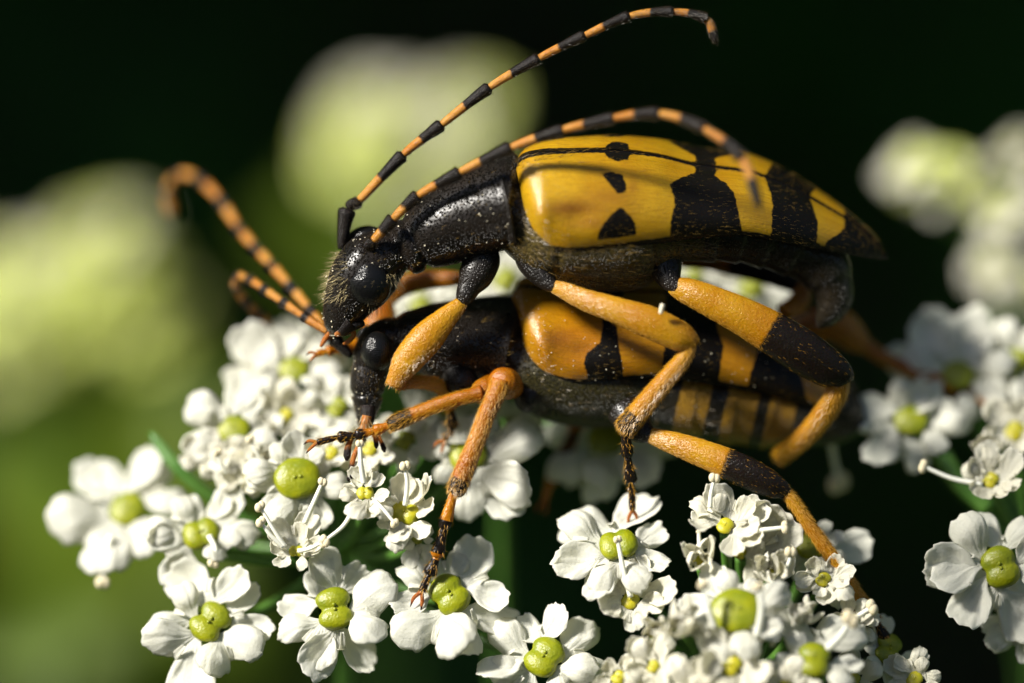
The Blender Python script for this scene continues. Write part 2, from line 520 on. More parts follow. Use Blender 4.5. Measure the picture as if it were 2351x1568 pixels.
def hedge():
    """a bank of foliage with a deep hollow in it; the hollow the camera looks into is shaped to stay shaded"""
    vs, fs = [], []
    R0 = 15.0
    def axis(d):                       # point on the view axis, d cm behind the beetles
        return FWD * d
    # shell: back, tunnel wall, front face out to the flanks (rings of radius / depth)
    prof = [(0.1, 49), (6, 49), (13, 48), (21, 45), (26, 40), (27, 35), (26, 31), (27, 27), (31, 25), (39, 26), (52, 29), (75, 36), (110, 46)]
    mm = 48; V = np.zeros((len(prof), mm, 3))
    for i, (r, d) in enumerate(prof):
        for j in range(mm):
            a = 2*math.pi*j/mm
            rr = r * (1 + 0.10*math.sin(3*a + i) + 0.07*math.sin(7*a + 2*i))
            v = axis(d) + RGT*rr*math.cos(a) + np.array([0, 0, 1.0])*rr*math.sin(a)
            if v[2] < GROUND_Z - 2: v[2] = GROUND_Z - 2
            V[i, j] = v
    base = V.reshape(-1, 3)
    sh_f = grid_faces(len(prof), mm, True)
    # leaves growing on the shell
    pts = []
    for i in range(len(prof) - 1):
        cnt = [20, 120, 260, 420, 460, 420, 420, 420, 460, 520, 520, 420][i]
        for _ in range(cnt):
            j = RNG.integers(mm); a, b = RNG.random(2)
            q = (V[i, j]*(1-a) + V[i+1, j]*a)*(1-b) + (V[i, (j+1) % mm]*(1-a) + V[i+1, (j+1) % mm]*a)*b
            nn = np.cross(V[i+1, j]-V[i, j], V[i, (j+1) % mm]-V[i, j]); nn = norm(nn)
            if np.dot(nn, CAM - q) < 0: nn = -nn
            pts.append((q, nn))
    lv, lf = [], []
    for q, nn in pts:
        q = q + nn * RNG.uniform(0, 3.0)
        d = norm(nn*0.5 + RNG.normal(size=3)*0.8 + np.array([0, 0, -0.25]))
        s = norm(np.cross(d, nn + RNG.normal(size=3)*0.6)); k = np.cross(s, d)
        l = RNG.uniform(2.0, 4.2); w = l * RNG.uniform(0.28, 0.42)
        b0 = len(lv)
        for u, ww, kk in ((0, 0.05, 0), (0.3, 0.9, 0.08), (0.6, 1.0, 0.05), (0.85, 0.5, -0.03), (1.0, 0.02, -0.12)):
            lv += [q + d*l*u + s*w*ww + k*l*(kk+0.10*ww), q + d*l*u + k*l*kk, q + d*l*u - s*w*ww + k*l*(kk+0.10*ww)]
        for r in range(4):
            lf += [(b0+3*r, b0+3*r+1, b0+3*r+4, b0+3*r+3), (b0+3*r+1, b0+3*r+2, b0+3*r+5, b0+3*r+4)]
    h = empty('hedge', np.array([0, 40.0, GROUND_Z]))
    tag(h, 'dense dark green hedge standing in deep shade behind the flowers', 'hedge', kind='stuff')
    mobj('branch_mass', base, sh_f, 'bark', h)
    o = mobj('foliage', np.array(lv), lf, 'hedge_leaf', h); o['kind'] = 'stuff'
hedge()

def sky_block_hedge():
    """an added hedge, unseen behind the camera, keeping low sky fill off the beetles"""
    n_, m_ = 60, 12
    V = np.zeros((n_, m_, 3))
    for i in range(n_):
        a = math.radians(-20 - 140*i/(n_-1))              # front half circle, towards -y
        for j in range(m_):
            h = j/(m_-1)
            R = 105 + 14*h*h - 10*math.sin(h*math.pi) + 4*math.sin(i*0.9 + j) + 3*math.sin(i*2.3 - j*1.7)
            V[i, j] = [R*math.cos(a), R*math.sin(a), GROUND_Z - 2 + h*(100 + 6*math.sin(i*0.7))]
    h = empty('hedge', np.array([0, -100.0, GROUND_Z]))
    tag(h, 'tall dark green hedge added behind the camera to block low sky light', 'hedge', kind='stuff')
    mobj('branch_mass', V.reshape(-1, 3), grid_faces(n_, m_, False), 'bark', h)
    lv, lf = [], []
    for _ in range(5200):
        i, j = RNG.integers(n_-1), RNG.integers(m_-1); a, b = RNG.random(2)
        q = (V[i, j]*(1-a)+V[i+1, j]*a)*(1-b) + (V[i, j+1]*(1-a)+V[i+1, j+1]*a)*b
        nn = norm(np.array([-q[0], -q[1], 25.0])); q = q + nn*RNG.uniform(0, 4)
        d = norm(nn*0.5 + RNG.normal(size=3)*0.8); s_ = norm(np.cross(d, nn + RNG.normal(size=3)*0.5)); k = np.cross(s_, d)
        l = RNG.uniform(4, 7.5); w = l*0.36; b0 = len(lv)
        for u_, ww, kk in ((0, 0.05, 0), (0.35, 1.0, 0.08), (0.75, 0.7, 0.02), (1.0, 0.02, -0.1)):
            lv += [q + d*l*u_ + s_*w*ww + k*l*(kk+0.1*ww), q + d*l*u_ + k*l*kk, q + d*l*u_ - s_*w*ww + k*l*(kk+0.1*ww)]
        for r in range(3):
            lf += [(b0+3*r, b0+3*r+1, b0+3*r+4, b0+3*r+3), (b0+3*r+1, b0+3*r+2, b0+3*r+5, b0+3*r+4)]
    o = mobj('foliage', np.array(lv), lf, 'hedge_leaf', h); o['kind'] = 'stuff'
sky_block_hedge()

# ------------------------------------------------------------------ beetle building blocks
def body_loft(rings, phi, w0, mm=44, per=110):
    """rings: x, y, H (half height seen), rc (half width); returns Loft, ring parameter x"""
    c = np.array(rings, float)
    t = np.concatenate([[0], np.cumsum(np.hypot(*np.diff(c[:, :2], axis=0).T))])
    q = np.linspace(0, t[-1], per)
    X = catmull(t, c[:, 0], q); Y = -catmull(t, c[:, 1], q)
    H = pchip(t, c[:, 2], q); RC = pchip(t, c[:, 3], q)
    DW = pchip(t, c[:, 4], q) if c.shape[1] > 4 else 0*q
    T2 = norm(np.stack([np.gradient(X), np.gradient(Y)], 1))
    # smooth the tangents
    for _ in range(6):
        T2[1:-1] = norm(T2[:-2] + 2*T2[1:-1] + T2[2:])
    th = np.linspace(0, 2*np.pi, mm, endpoint=False)
    V = np.zeros((per, mm, 3))
    sp, cp = math.sin(phi), math.cos(phi)
    for i in range(per):
        n2 = np.array([-T2[i, 1], T2[i, 0]])          # dorsal side (90 deg left of +x = up)
        b = np.array([n2[0]*cp, n2[1]*cp, sp]); cc = np.array([-n2[0]*sp, -n2[1]*sp, cp])
        rb = math.sqrt(max(H[i]**2 - (RC[i]*sp)**2, (0.35*H[i])**2)) / cp
        C = np.array([X[i], Y[i], w0(X[i]) + DW[i]])
        V[i] = C + np.outer(np.cos(th)*rb, b) + np.outer(np.sin(th)*RC[i], cc)
    L = Loft(V); L.q = q / t[-1]; L.X = X; L.Y = Y; L.th = th; L.RC = RC
    return L

def elytra(stations, phi, w0, parent, mat, polys, dark_extra, brown_shade_spots, nexp=2.06, ns=130, ntt=46, hairs=1500, front_shift=25, bulges=((1246, 1.12, 30, 0.35, 13), (1330, 1.15, 45, 0.22, -9), (1300, 0.25, 60, 0.2, 5))):
    st = np.array(stations, float)            # x, M(y of margin), h, w
    q = np.linspace(0, 1, ns)**1.6 * (st[-1, 0]-st[0, 0]) + st[0, 0]
    M = pchip(st[:, 0], st[:, 1], q); h = pchip(st[:, 0], st[:, 2], q); wd = pchip(st[:, 0], st[:, 3], q)
    sp, cp = math.sin(phi), math.cos(phi)
    b = np.array([0, cp, sp]); c = np.array([0, -sp, cp])
    th = np.linspace(0.0, math.radians(101), ntt)
    out = []
    dark = brown_fold_shade = None
    for side in (1, -1):
        V = np.zeros((ns, ntt, 3))
        s = (q - q[0]) / (q[-1]-q[0])
        for i in range(ns):
            C = np.array([q[i], -(M[i] - wd[i]*sp), w0(q[i])])
            ct = np.sign(np.cos(th))*np.abs(np.cos(th))**(2/nexp); sn = np.abs(np.sin(th))**(2/nexp)
            gap = 1.2 * side * (1 + 6*max(0, s[i]-0.93)/0.07)
            off = np.outer(ct*h[i], b) + np.outer(side*sn*wd[i] + gap*(1-sn), c)
            V[i] = C + off
            V[i, :, 0] -= front_shift * (1 - th/th[-1])**1.5 * (1 - s[i])**6
            # slight groove beside the suture
            V[i] -= np.outer(2.5*np.exp(-((th-0.10)/0.07)**2), b) * min(1, s[i]*8)
        for (bx, bt, rx_, rt_, amp) in bulges:
            gA = amp*np.exp(-((q[:, None]-bx)/rx_)**2 - ((th[None, :]-bt)/rt_)**2)
            dirv = np.outer(np.cos(th), b) + np.outer(side*np.sin(th), c)
            V += gA[..., None]*dirv[None]
        L = Loft(V, closed=False)
        mid = V[ns//2, ntt//2] - np.array([q[ns//2], -(M[ns//2]-wd[ns//2]*sp), w0(q[ns//2])])
        if np.dot(L.N[ns//2, ntt//2], mid) < 0: L.N = -L.N
        if side == 1:
            px = np.stack([V[..., 0].ravel(), -V[..., 1].ravel()], 1)
            dark = np.full(len(px), -60.0)
            for po in polys: dark = np.maximum(dark, sdf_poly(px, po))
            arc = np.cumsum(np.linalg.norm(np.diff(V, axis=1, prepend=V[:, :1]), axis=2), axis=1)
            d2 = dark_extra(np.repeat(q, ntt).reshape(ns, ntt), arc, arc[:, -1:] - arc)
            dark = np.maximum(dark, d2.ravel())
            brown_fold_shade = np.zeros(len(px))
            for (x, y, rx, ry, a) in brown_shade_spots:
                brown_fold_shade = np.maximum(brown_fold_shade, a*np.exp(-((px[:, 0]-x)/rx)**2 - ((px[:, 1]-y)/ry)**2))
        inner = V - L.N * 5.0
        top = V.reshape(-1, 3); bot = inner.reshape(-1, 3); k = len(top)
        f = grid_faces(ns, ntt, False)
        if side == -1: f = [x[::-1] for x in f]
        F = [x[::-1] for x in f] + [tuple(k + y for y in x) for x in f]
        edge = [i*ntt for i in range(ns)] + [(ns-1)*ntt + j for j in range(1, ntt)] + [i*ntt + ntt-1 for i in range(ns-2, -1, -1)] + [j for j in range(ntt-2, 0, -1)]
        for a, bb in zip(edge, edge[1:] + edge[:1]):
            F.append((a, bb, k+bb, k+a) if side == 1 else (bb, a, k+a, k+bb))
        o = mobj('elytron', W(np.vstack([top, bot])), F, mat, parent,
                 attrs={'dark': np.concatenate([dark, dark]), 'brown_fold_shade': np.concatenate([brown_fold_shade, brown_fold_shade])}, uv=np.vstack([L.uv(), L.uv()]))
        hair_obj([L], hairs, 14, 0.42, o, lift=0.10, jitter=0.16)
        out.append((o, L))
    return out

def antenna(parent, pts, r0, r1, mat='antenna_cuticle', yel=0.46, scape=2, hairs=90, first_dark=2, grey=None):
    """pts: joint positions (x,y,w); each pair of joints is one segment"""
    a = empty('antenna', W(p(*pts[0])), parent)
    P3 = np.array([[x, y, w] for x, y, w in pts], float)
    nseg = len(pts) - 1
    t = np.arange(len(pts))
    for i in range(nseg):
        r = r0 + (r1 - r0) * i / max(1, nseg-1)
        if i == 0: prof = [(0, 0.55*r), (0.15, 0.85*r), (0.6, 1.25*r), (0.9, 1.55*r), (1.0, 0.9*r)]
        elif i == 1 and scape: prof = [(0, 0.7*r), (0.5, 1.0*r), (0.9, 1.1*r), (1, 0.8*r)]
        else: prof = [(0, 0.66*r), (0.08, 0.74*r), (0.5, 0.88*r), (0.86, 1.16*r), (0.96, 1.24*r), (1.0, 0.75*r)]
        if i == nseg - 1: prof = [(0, 0.75*r), (0.1, 0.9*r), (0.6, 1.0*r), (0.85, 0.8*r), (0.96, 0.5*r), (1.0, 0.12*r)]
        ctrl = []
        for u, rr in prof:
            q = np.array([i + u])
            c3 = [float(catmull(t, P3[:, k], q)[0]) for k in range(3)]
            ctrl.append((*c3, rr))
        ln = np.linalg.norm(P3[i+1]-P3[i])
        if i < first_dark: dk = (lambda q: np.full(len(q), 30.0))
        else: dk = (lambda q, ln=ln, yv=yel*RNG.uniform(0.88, 1.12): (q - yv)*ln)
        o, L = tube_obj('antenna_segment', ctrl, mat, a, n=22, mm=14, flat=0.95, dark=dk)
        if hairs: hair_obj([L], hairs*3, 9, 0.4, o, mat='dark_hair', lift=0.36, jitter=0.2)
    return a

def claws(parent, base, d, side, size, mat='palp_cuticle'):
    for s in (-1, 1):
        e = base + d*size*0.55 + side*s*size*0.28
        f = base + d*size*0.95 + side*s*size*0.36 + np.array([0, -size*0.25, 0])
        c = [(base[0], -base[1], base[2], size*0.13), (e[0], -e[1], e[2], size*0.12), (f[0], -f[1], f[2], size*0.02)]
        tube_obj('claw', c, mat, parent, n=14, mm=8, dark=lambda q: (q - 0.75)*40)

def tarsus(parent, pts, r, mat, darkf):
    """chain of tarsal segments between the joints pts; sub-part meshes are lobed, joined into one tarsus"""
    allv, allf, dk = [], [], []
    for i in range(len(pts)-1):
        a, b = np.array(pts[i], float), np.array(pts[i+1], float)
        m1 = a + (b-a)*0.35; m2 = a + (b-a)*0.85
        last = i == len(pts)-2
        rr = r * (0.75 if last else 1.0)
        c = [(*a, rr*0.62), (*m1, rr*0.80), (*m2, rr*(0.85 if last else 1.18)), (*b, rr*0.75)]
        L = tube(c, 16, 14, 0.75)
        k = sum(len(v) for v in allv)
        allv.append(L.flat()); allf += [tuple(k+q for q in f) for f in L.faces()]
        dk.append(np.repeat(darkf((i + L.q)/(len(pts)-1)), 14))
    v = np.vstack(allv)
    o = mobj('tarsus', W(v), allf, mat, parent, attrs={'dark': np.concatenate(dk)}, uv=np.zeros((len(v), 2)))
    hair_obj([Loft(q.reshape(16, 14, 3)) for q in allv], 60, 13, 0.55, o, lift=0.35, mat='leg_hair')
    a, b = np.array(pts[-2], float)*[1, -1, 1], np.array(pts[-1], float)*[1, -1, 1]
    d = norm(b-a); s = norm(np.cross(d, [0.2, 0.3, 0.9]))
    claws(o, b, d, s, r*2.6)
    return o

def leg(parent, coxa, femur, tibia, tars, mat, fdark=None, tdark=None, tarsdark=None, tr=12, hair=500, fflat=0.7):
    base = femur[0]
    g = empty('leg', W(p(*base[:3])), parent)
    if coxa:
        oc, Lc_ = tube_obj('coxa', coxa, 'black_cuticle', g, n=36, mm=24, flat=0.9)

    nd = lambda q: np.full(len(q), -40.0)
    o, L = tube_obj('femur', femur, mat, g, n=60, mm=24, flat=fflat, dark=fdark or nd)
    hair_obj([L], hair*8, 11, 0.30, o, lift=0.2, jitter=0.08, mat='leg_hair', sel=lambda P, a, b: fdark is None or fdark(np.array([a]))[0] < 0 or RNG.random() < 0.07)
    if tibia:
        o2, L2 = tube_obj('tibia', tibia, mat, g, n=50, mm=18, flat=0.85, dark=tdark or nd)
        hair_obj([L2], hair*5, 13, 0.34, o2, lift=0.34, jitter=0.14, mat='leg_hair')
        e = tibia[-1]; e0 = tibia[-2]
        dd = norm(p(*e[:3]) - p(*e0[:3]))
    if tars:
        tarsus(g, tars, tr, mat, tarsdark or nd)
    return g

def eye(parent, x, y, w, rx, ry, rz, ang, notch=None):
    ca, sa = math.cos(math.radians(ang)), math.sin(math.radians(ang))
    def fn(d):
        s = np.ones(len(d))
        if notch is not None:
            s -= 0.35*np.exp(-((d - norm(np.array(notch)))**2).sum(1)/0.12)
        return s
    L = blob(p(x, y, w), rx, ry, rz, axes=[[ca, sa, 0], [-sa, ca, 0], [0, 0, 1]], n=30, mm=40, fn=fn)
    return mobj('eye', W(L.flat()), L.faces(), 'compound_eye', parent)

def pollen(parent, lofts, count, smin, smax, sel=None):
    vs, fs = [], []
    oct_v = np.array([[1,0,0],[-1,0,0],[0,1,0],[0,-1,0],[0,0,1],[0,0,-1]], float)
    oct_f = [(0,2,4),(2,1,4),(1,3,4),(3,0,4),(2,0,5),(1,2,5),(3,1,5),(0,3,5)]
    for L in lofts:
        for _ in range(count):
            i, j = RNG.integers(L.n), RNG.integers(L.m)
            P0 = L.V[i, j] + RNG.normal(size=3)*2
            if sel is not None and not sel(P0, i/L.n, j/L.m): continue
            r = RNG.uniform(smin, smax); b = len(vs)
            R = np.linalg.qr(RNG.normal(size=(3, 3)))[0]
            vs += list(P0 + L.N[i, j]*r*0.5 + (oct_v*r*RNG.uniform(0.7, 1.3, (6, 1))) @ R)
            fs += [tuple(b+q for q in f) for f in oct_f]
    o = mobj('pollen_dust', W(np.array(vs)), fs, 'pollen', parent, smooth=False)
    o['kind'] = 'stuff'

# ------------------------------------------------------------------ upper beetle
PHI = math.radians(30)
wU = lambda x: -0.0 - 0.16*max(0.0, x-1200) - (0.0 if x > 930 else 0.0)
ub = empty('longhorn_beetle', W(p(1400, 660, 0)))
tag(ub, 'upper longhorn beetle with yellow and black wing cases clasping the back of another', 'beetle', 'mating longhorn beetles')
ub_rings = [
    (763, 770, 6, 10), (768, 760, 26, 30), (776, 745, 38, 38), (786, 722, 48, 44), (801, 690, 60, 54),
    (822, 655, 74, 66), (850, 615, 78, 72), (880, 590, 68, 64), (900, 580, 60, 58), (914, 574, 50, 50),
    (920, 571, 54, 54), (926, 569, 64, 66), (936, 565, 68, 72), (944, 561, 67, 70), (951, 556, 59, 62), (962, 551, 70, 73),
    (1000, 531, 86, 90), (1050, 506, 97, 103), (1100, 484, 104, 116), (1138, 469, 109, 128), (1156, 462, 112, 136),
    (1164, 459, 116, 142), (1170, 458, 113, 138), (1178, 460, 88, 108), (1196, 470, 86, 108), (1212, 490, 98, 116),
    (1260, 508, 132, 142), (1350, 516, 148, 152), (1430, 516, 152, 152), (1500, 506, 128, 140), (1560, 505, 98, 126),
    (1600, 508, 92, 122), (1650, 512, 92, 118), (1656, 513, 85, 112), (1716, 522, 88, 110), (1722, 524, 80, 104), (1778, 543, 82, 98),
    (1784, 546, 74, 91), (1838, 572, 74, 84), (1844, 576, 65, 76), (1880, 600, 64, 66), (1905, 640, 56, 56), (1910, 650, 48, 50), (1914, 690, 42, 42), (1900, 722, 30, 32), (1884, 744, 14, 16), (1878, 752, 4, 5)]
ubL = body_loft(ub_rings, PHI, wU, per=320, mm=56)
# seams between the plates of the hairy underside
cen = ubL.V.mean(axis=1, keepdims=True)
tw_ = np.clip((ubL.X - 1260)/30, 0, 1)*np.clip((1520 - ubL.X)/20, 0, 1)
seam = tw_[:, None]*np.exp(-((ubL.th[None, :] - math.radians(118) - 0.10*np.sin((ubL.X[:, None]-1260)/80))/0.045)**2)
seam += (np.exp(-((ubL.X - 1492)/6)**2) + 0.8*np.exp(-((ubL.X - 1290)/6)**2))[:, None]*np.clip(np.sin(ubL.th[None, :] - 0.9), 0, 1)
ubL.V = ubL.V + norm(cen - ubL.V)*seam[..., None]*9
zone = np.zeros((ubL.n, ubL.m))
zone[ubL.X > 1195, :] = 1.0
zone *= np.clip((ubL.X - 1195)/40, 0, 1)[:, None] * np.where(ubL.X > 1620, 0.12, 1.0)[:, None]
ub_body = mobj('body', W(ubL.flat()), ubL.faces(), 'male_body', ub,
               attrs={'zone': zone.ravel(), 'dark': np.full(zone.size, 40.0)}, uv=ubL.uv())
hair_obj([ubL], 900, 16, 0.4, ub_body, lift=0.4, sel=lambda P, a, b: P[0] < 1180)
hair_obj([ubL], 9000, 26, 0.55, ub_body, lift=0.12, jitter=0.15, sel=lambda P, a, b: 1180 < P[0] < 1640)
hair_obj([ubL], 9000, 30, 0.42, ub_body, mat='pale_hair', name='face_hair', lift=0.62, back=True, jitter=0.25, sel=lambda P, a, b: P[0] < 800 and P[1] > -690 and P[1] < -575 or (845 < P[0] < 925 and P[1] < -625))
pollen(ub_body, [ubL], 900, 0.8, 2.4, sel=lambda P, a, b: P[2] > -10 and P[0] < 1180 and P[1] < -440)

# raised rim at the rear of the pronotum
i0 = int(np.argmin(np.abs(ubL.X - 1162)))
rim = [(*(ubL.V[i0, j % ubL.m]*np.array([1, -1, 1])), 4.5) for j in range(4, 30)]
tube_obj('pronotum_rim', rim, 'black_cuticle', ub, n=80, mm=8, flat=1.0)

ub_polys = [
    [(1379,398),(1402,394),(1429,401),(1439,426),(1436,442),(1419,446),(1405,429),(1392,413)],
    [(1380,334),(1408,326),(1434,336),(1446,354),(1442,367),(1418,370),(1396,362),(1387,350)],
    [(1426,474),(1442,489),(1458,510),(1461,540),(1370,552),(1380,520),(1392,505),(1405,490)],
    [(1536,423),(1564,407),(1597,396),(1596,385),(1585,375),(1580,366),(1640,380),(1646,392),(1640,402),(1670,423),(1686,445),(1695,482),(1706,545),(1539,552),(1539,507),(1548,476),(1548,451)],
    [(1758,412),(1752,400),(1800,410),(1850,440),(1858,450),(1865,469),(1878,512),(1876,570),(1771,545),(1771,515),(1774,469),(1768,441)],
    [(1915,460),(1921,478),(1940,506),(1937,525),(1915,544),(1895,556),(1890,590),(2045,620),(2045,560),(2005,500),(1950,465)],
]
ub_st = [(1199, 462, 14, 22), (1200.5, 480, 52, 56), (1205, 500, 86, 92), (1214, 517, 110, 118), (1230, 533, 126, 142), (1262, 547, 137, 163), (1310, 555, 140, 177),
         (1400, 550, 134, 181), (1500, 542, 112, 179), (1600, 535, 80, 170), (1700, 530, 66, 158), (1800, 547, 62, 138), (1900, 568, 48, 100),
         (1970, 582, 38, 62), (2010, 590, 26, 35), (2028, 593, 13, 15), (2034, 594, 5, 5)]
ub_st = [(x, mg, 0.885*h + 0.0855*wd, wd) for x, mg, h, wd in ub_st]
def ub_extra(x, arc, marc):
    sut = np.interp(x, [1190, 1260, 1330, 1400, 1500, 1700, 2030], [15, 14, 11, 11, 8, 7, 8])
    return np.maximum(sut - arc, np.interp(x, [1200, 1300, 1500, 2030], [5, 12, 16, 12]) - marc)
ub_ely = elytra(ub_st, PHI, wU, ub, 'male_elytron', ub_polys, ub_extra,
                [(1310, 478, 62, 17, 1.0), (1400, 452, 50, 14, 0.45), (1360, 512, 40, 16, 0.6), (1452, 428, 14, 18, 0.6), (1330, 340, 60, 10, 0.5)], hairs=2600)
# eyes
eye(ub, 848, 648, 50, 50, 56, 36, 24, notch=(-0.45, 0.85, 0.3))
eye(ub, 838, 558, -62, 50, 40, 34, 20)
# golden hair tuft round the front of the wing cases
hair_obj([ub_ely[0][1]], 700, 26, 0.9, ub, name='hair', lift=0.3, sel=lambda P, a, b: P[0] < 1340 and b < 0.16, back=False)
# antennae: far one stands up in focus, near one sweeps over the back towards the lens
antenna(ub, [(783, 572, -38), (799, 478, -30), (825, 460, -28), (927, 354, -10), (1015, 285, 5), (1125, 200, 18), (1238, 133, 25), (1344, 81, 28), (1446, 37, 25), (1546, 27, 15), (1621, 44, 5), (1645, 99, -5)], 13.5, 11.0, first_dark=2, yel=0.44)
antenna(ub, [(838, 578, 40), (842, 566, 60), (858, 552, 75), (904, 502, 90), (961, 449, 105), (1057, 395, 125), (1175, 338, 150), (1294, 298, 180), (1411, 271, 215), (1515, 261, 250), (1617, 296, 290), (1705, 366, 325), (1745, 480, 350)], 14.0, 12.5, first_dark=2, yel=0.44, scape=2)
# mouth parts
tube_obj('mandible', [(800, 738, 26, 20), (785, 758, 26, 13), (770, 770, 22, 5)], 'palp_cuticle', ub, dark=lambda q: (0.75-q)*60)
tube_obj('palp', [(805, 752, 20, 5), (812, 766, 15, 6), (802, 782, 5, 6), (788, 790, 0, 3)], 'palp_cuticle', ub, dark=-20)
tube_obj('palp', [(775, 755, -10, 5), (756, 766, -15, 6), (744, 782, -20, 6), (736, 796, -24, 3)], 'palp_cuticle', ub, dark=-20)
tube_obj('jaw_plate', [(835, 742, 10, 6), (815, 748, 22, 10), (790, 760, 20, 9), (775, 770, 12, 4)], 'black_cuticle', ub)

# legs, near side
nd = lambda q: np.full(len(q), -40.0)
leg(ub, [(1112, 560, 0, 30), (1106, 600, 10, 42), (1092, 632, 18, 40), (1076, 662, 28, 27), (1066, 684, 33, 21), (1058, 699, 36, 12)],
    [(1070, 684, 34, 10), (1060, 695, 36, 15), (1018, 736, 44, 28), (976, 781, 52, 38), (937, 827, 50, 35), (912, 868, 44, 23), (903, 886, 40, 20)],
    [(914, 880, 30, 16), (965, 877, 0, 15), (1010, 888, -40, 16), (1035, 935, -80, 15)],
    [(1035, 935, -80), (1040, 985, -95), (1020, 1010, -100)], 'yellow_leg', hair=420, tarsdark=lambda q: np.full(len(q), 20.0))
leg(ub, [(1225, 550, 10, 36), (1230, 590, 26, 48), (1242, 622, 44, 37), (1258, 648, 60, 22), (1276, 661, 70, 13)],
    [(1262, 655, 66, 12), (1285, 663, 74, 17), (1340, 687, 86, 24), (1420, 714, 96, 30), (1500, 744, 96, 37), (1555, 770, 90, 35), (1586, 788, 84, 23), (1591, 794, 82, 18)],
    [(1588, 784, 84, 13), (1574, 815, 82, 17), (1530, 870, 70, 21), (1480, 930, 50, 24), (1438, 980, 30, 26), (1430, 990, 28, 16)],
    [(1434, 975, 28), (1441, 1050, 5), (1450, 1110, -15), (1452, 1170, -35)], 'yellow_leg', hair=700,
    tdark=lambda q: (q-0.80)*260, tarsdark=lambda q: np.full(len(q), 20.0), tr=13)
leg(ub, [(1516, 530, -35, 36), (1520, 575, -12, 44), (1528, 615, 6, 38), (1541, 646, 24, 26), (1560, 663, 34, 18)],
    [(1540, 655, 30, 18), (1570, 665, 34, 28), (1650, 700, 36, 38), (1740, 745, 32, 46), (1830, 800, 22, 52), (1895, 842, 10, 46), (1935, 870, 0, 30), (1940, 880, -2, 22)],
    [(1930, 868, -2, 20), (1922, 900, -20, 26), (1890, 955, -60, 26), (1840, 1010, -110, 24), (1790, 1050, -160, 22)],
    None, 'yellow_leg', hair=700, fdark=lambda q: (q-0.53)*420)
# far side legs
leg(ub, None, [(1065, 640, -150, 14), (1020, 640, -165, 20), (960, 645, -180, 24), (905, 668, -190, 24), (878, 700, -195, 18)],
    [(880, 695, -190, 24), (872, 735, -180, 38), (845, 785, -150, 30), (800, 800, -110, 16), (770, 800, -80, 12)],
    [(775, 800, -80), (750, 806, -72), (728, 812, -66)], 'amber_leg', hair=150, tr=10)
leg(ub, None, [(1560, 600, -250, 16), (1620, 600, -260, 20), (1700, 615, -270, 24), (1780, 635, -270, 24), (1845, 665, -265, 14)],
    [(1845, 660, -265, 18), (1835, 690, -240, 24), (1800, 715, -200, 20)], None, 'amber_leg', hair=100, fdark=lambda q: (q-0.38)*300)

# ------------------------------------------------------------------ lower beetle
PHI2 = math.radians(30)
wL = lambda x: -150 - 0.16*max(0.0, x-1150) + 0.32*max(0.0, 1150-x) - 0.0
lb = empty('longhorn_beetle', W(p(1350, 990, -150)))
tag(lb, 'lower longhorn beetle, darker orange and black, feeding head down on white flowers', 'beetle', 'mating longhorn beetles')
lb_rings = [
    (833, 990, 6, 8), (835, 980, 13, 18), (838, 962, 21, 26), (842, 930, 31, 32), (843, 914, 36, 35), (843, 908, 31, 32), (843, 900, 38, 37), (846, 868, 42, 42), (850, 846, 42, 44),
    (858, 822, 50, 52), (880, 792, 56, 56), (904, 777, 52, 52), (914, 774, 46, 48), (925, 774, 58, 58), (945, 776, 68, 70), (985, 780, 84, 88),
    (1050, 784, 97, 104), (1120, 782, 104, 120), (1160, 780, 106, 132), (1172, 780, 108, 136), (1182, 784, 84, 108), (1200, 800, 88, 112),
    (1260, 842, 114, 138), (1350, 858, 124, 146), (1430, 858, 121, 146), (1490, 866, 108, 140), (1540, 880, 110, 140),
    (1600, 893, 114, 140), (1608, 894, 110, 137), (1690, 911, 114, 136), (1698, 912, 109, 132), (1780, 930, 104, 122), (1788, 932, 98, 118), (1860, 948, 86, 98),
    (1868, 950, 80, 92), (1920, 962, 62, 68), (1965, 972, 36, 40), (1990, 978, 8, 8)]
lbL = body_loft(lb_rings, PHI2, wL, per=280, mm=52)
zone = np.clip((lbL.X - 1200)/40, 0, 1)[:, None] * np.ones((1, lbL.m)) * np.where(lbL.X > 1500, 0.3, 1.0)[:, None]
X = lbL.X
band = np.full(len(X), 40.0)
for a, b in ((1566, 1634), (1670, 1742), (1768, 1828)):
    slant = X
    band = np.minimum(band, np.where((X > a) & (X < b), -np.minimum(X-a, b-X), np.minimum(np.abs(X-a), np.abs(X-b))))
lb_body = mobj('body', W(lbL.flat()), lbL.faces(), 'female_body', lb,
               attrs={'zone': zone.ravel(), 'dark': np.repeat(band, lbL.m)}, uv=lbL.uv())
hair_obj([lbL], 2600, 16, 0.45, lb_body, lift=0.25, mat='hair')
pollen(lb_body, [lbL], 500, 0.9, 2.2, sel=lambda P, a, b: P[0] < 1250)
lb_polys = [
    [(1383,749),(1415,745),(1420,783),(1428,834),(1432,870),(1350,870),(1340,835),(1347,811),(1378,786)],
    [(1383,749),(1415,745),(1440,640),(1390,640)],
    [(1530,600),(1527,790),(1520,840),(1505,880),(1655,900),(1650,868),(1662,793),(1645,750),(1640,650)],
    [(1738,700),(1738,812),(1722,860),(1715,910),(1860,960),(1853,921),(1838,855),(1830,780)],
    [(1925,830),(1930,880),(1905,930),(1890,980),(2020,1020),(2020,900)],
]
lb_st = [(1194, 748, 14, 22), (1196, 766, 48, 58), (1201, 784, 78, 94), (1210, 801, 98, 120), (1226, 819, 110, 142), (1260, 841, 118, 165), (1330, 858, 118, 182), (1500, 852, 110, 188),
         (1600, 862, 102, 184), (1700, 881, 92, 170), (1800, 906, 78, 146), (1880, 931, 62, 116), (1945, 957, 44, 78), (1975, 970, 30, 46), (1988, 976, 10, 12)]
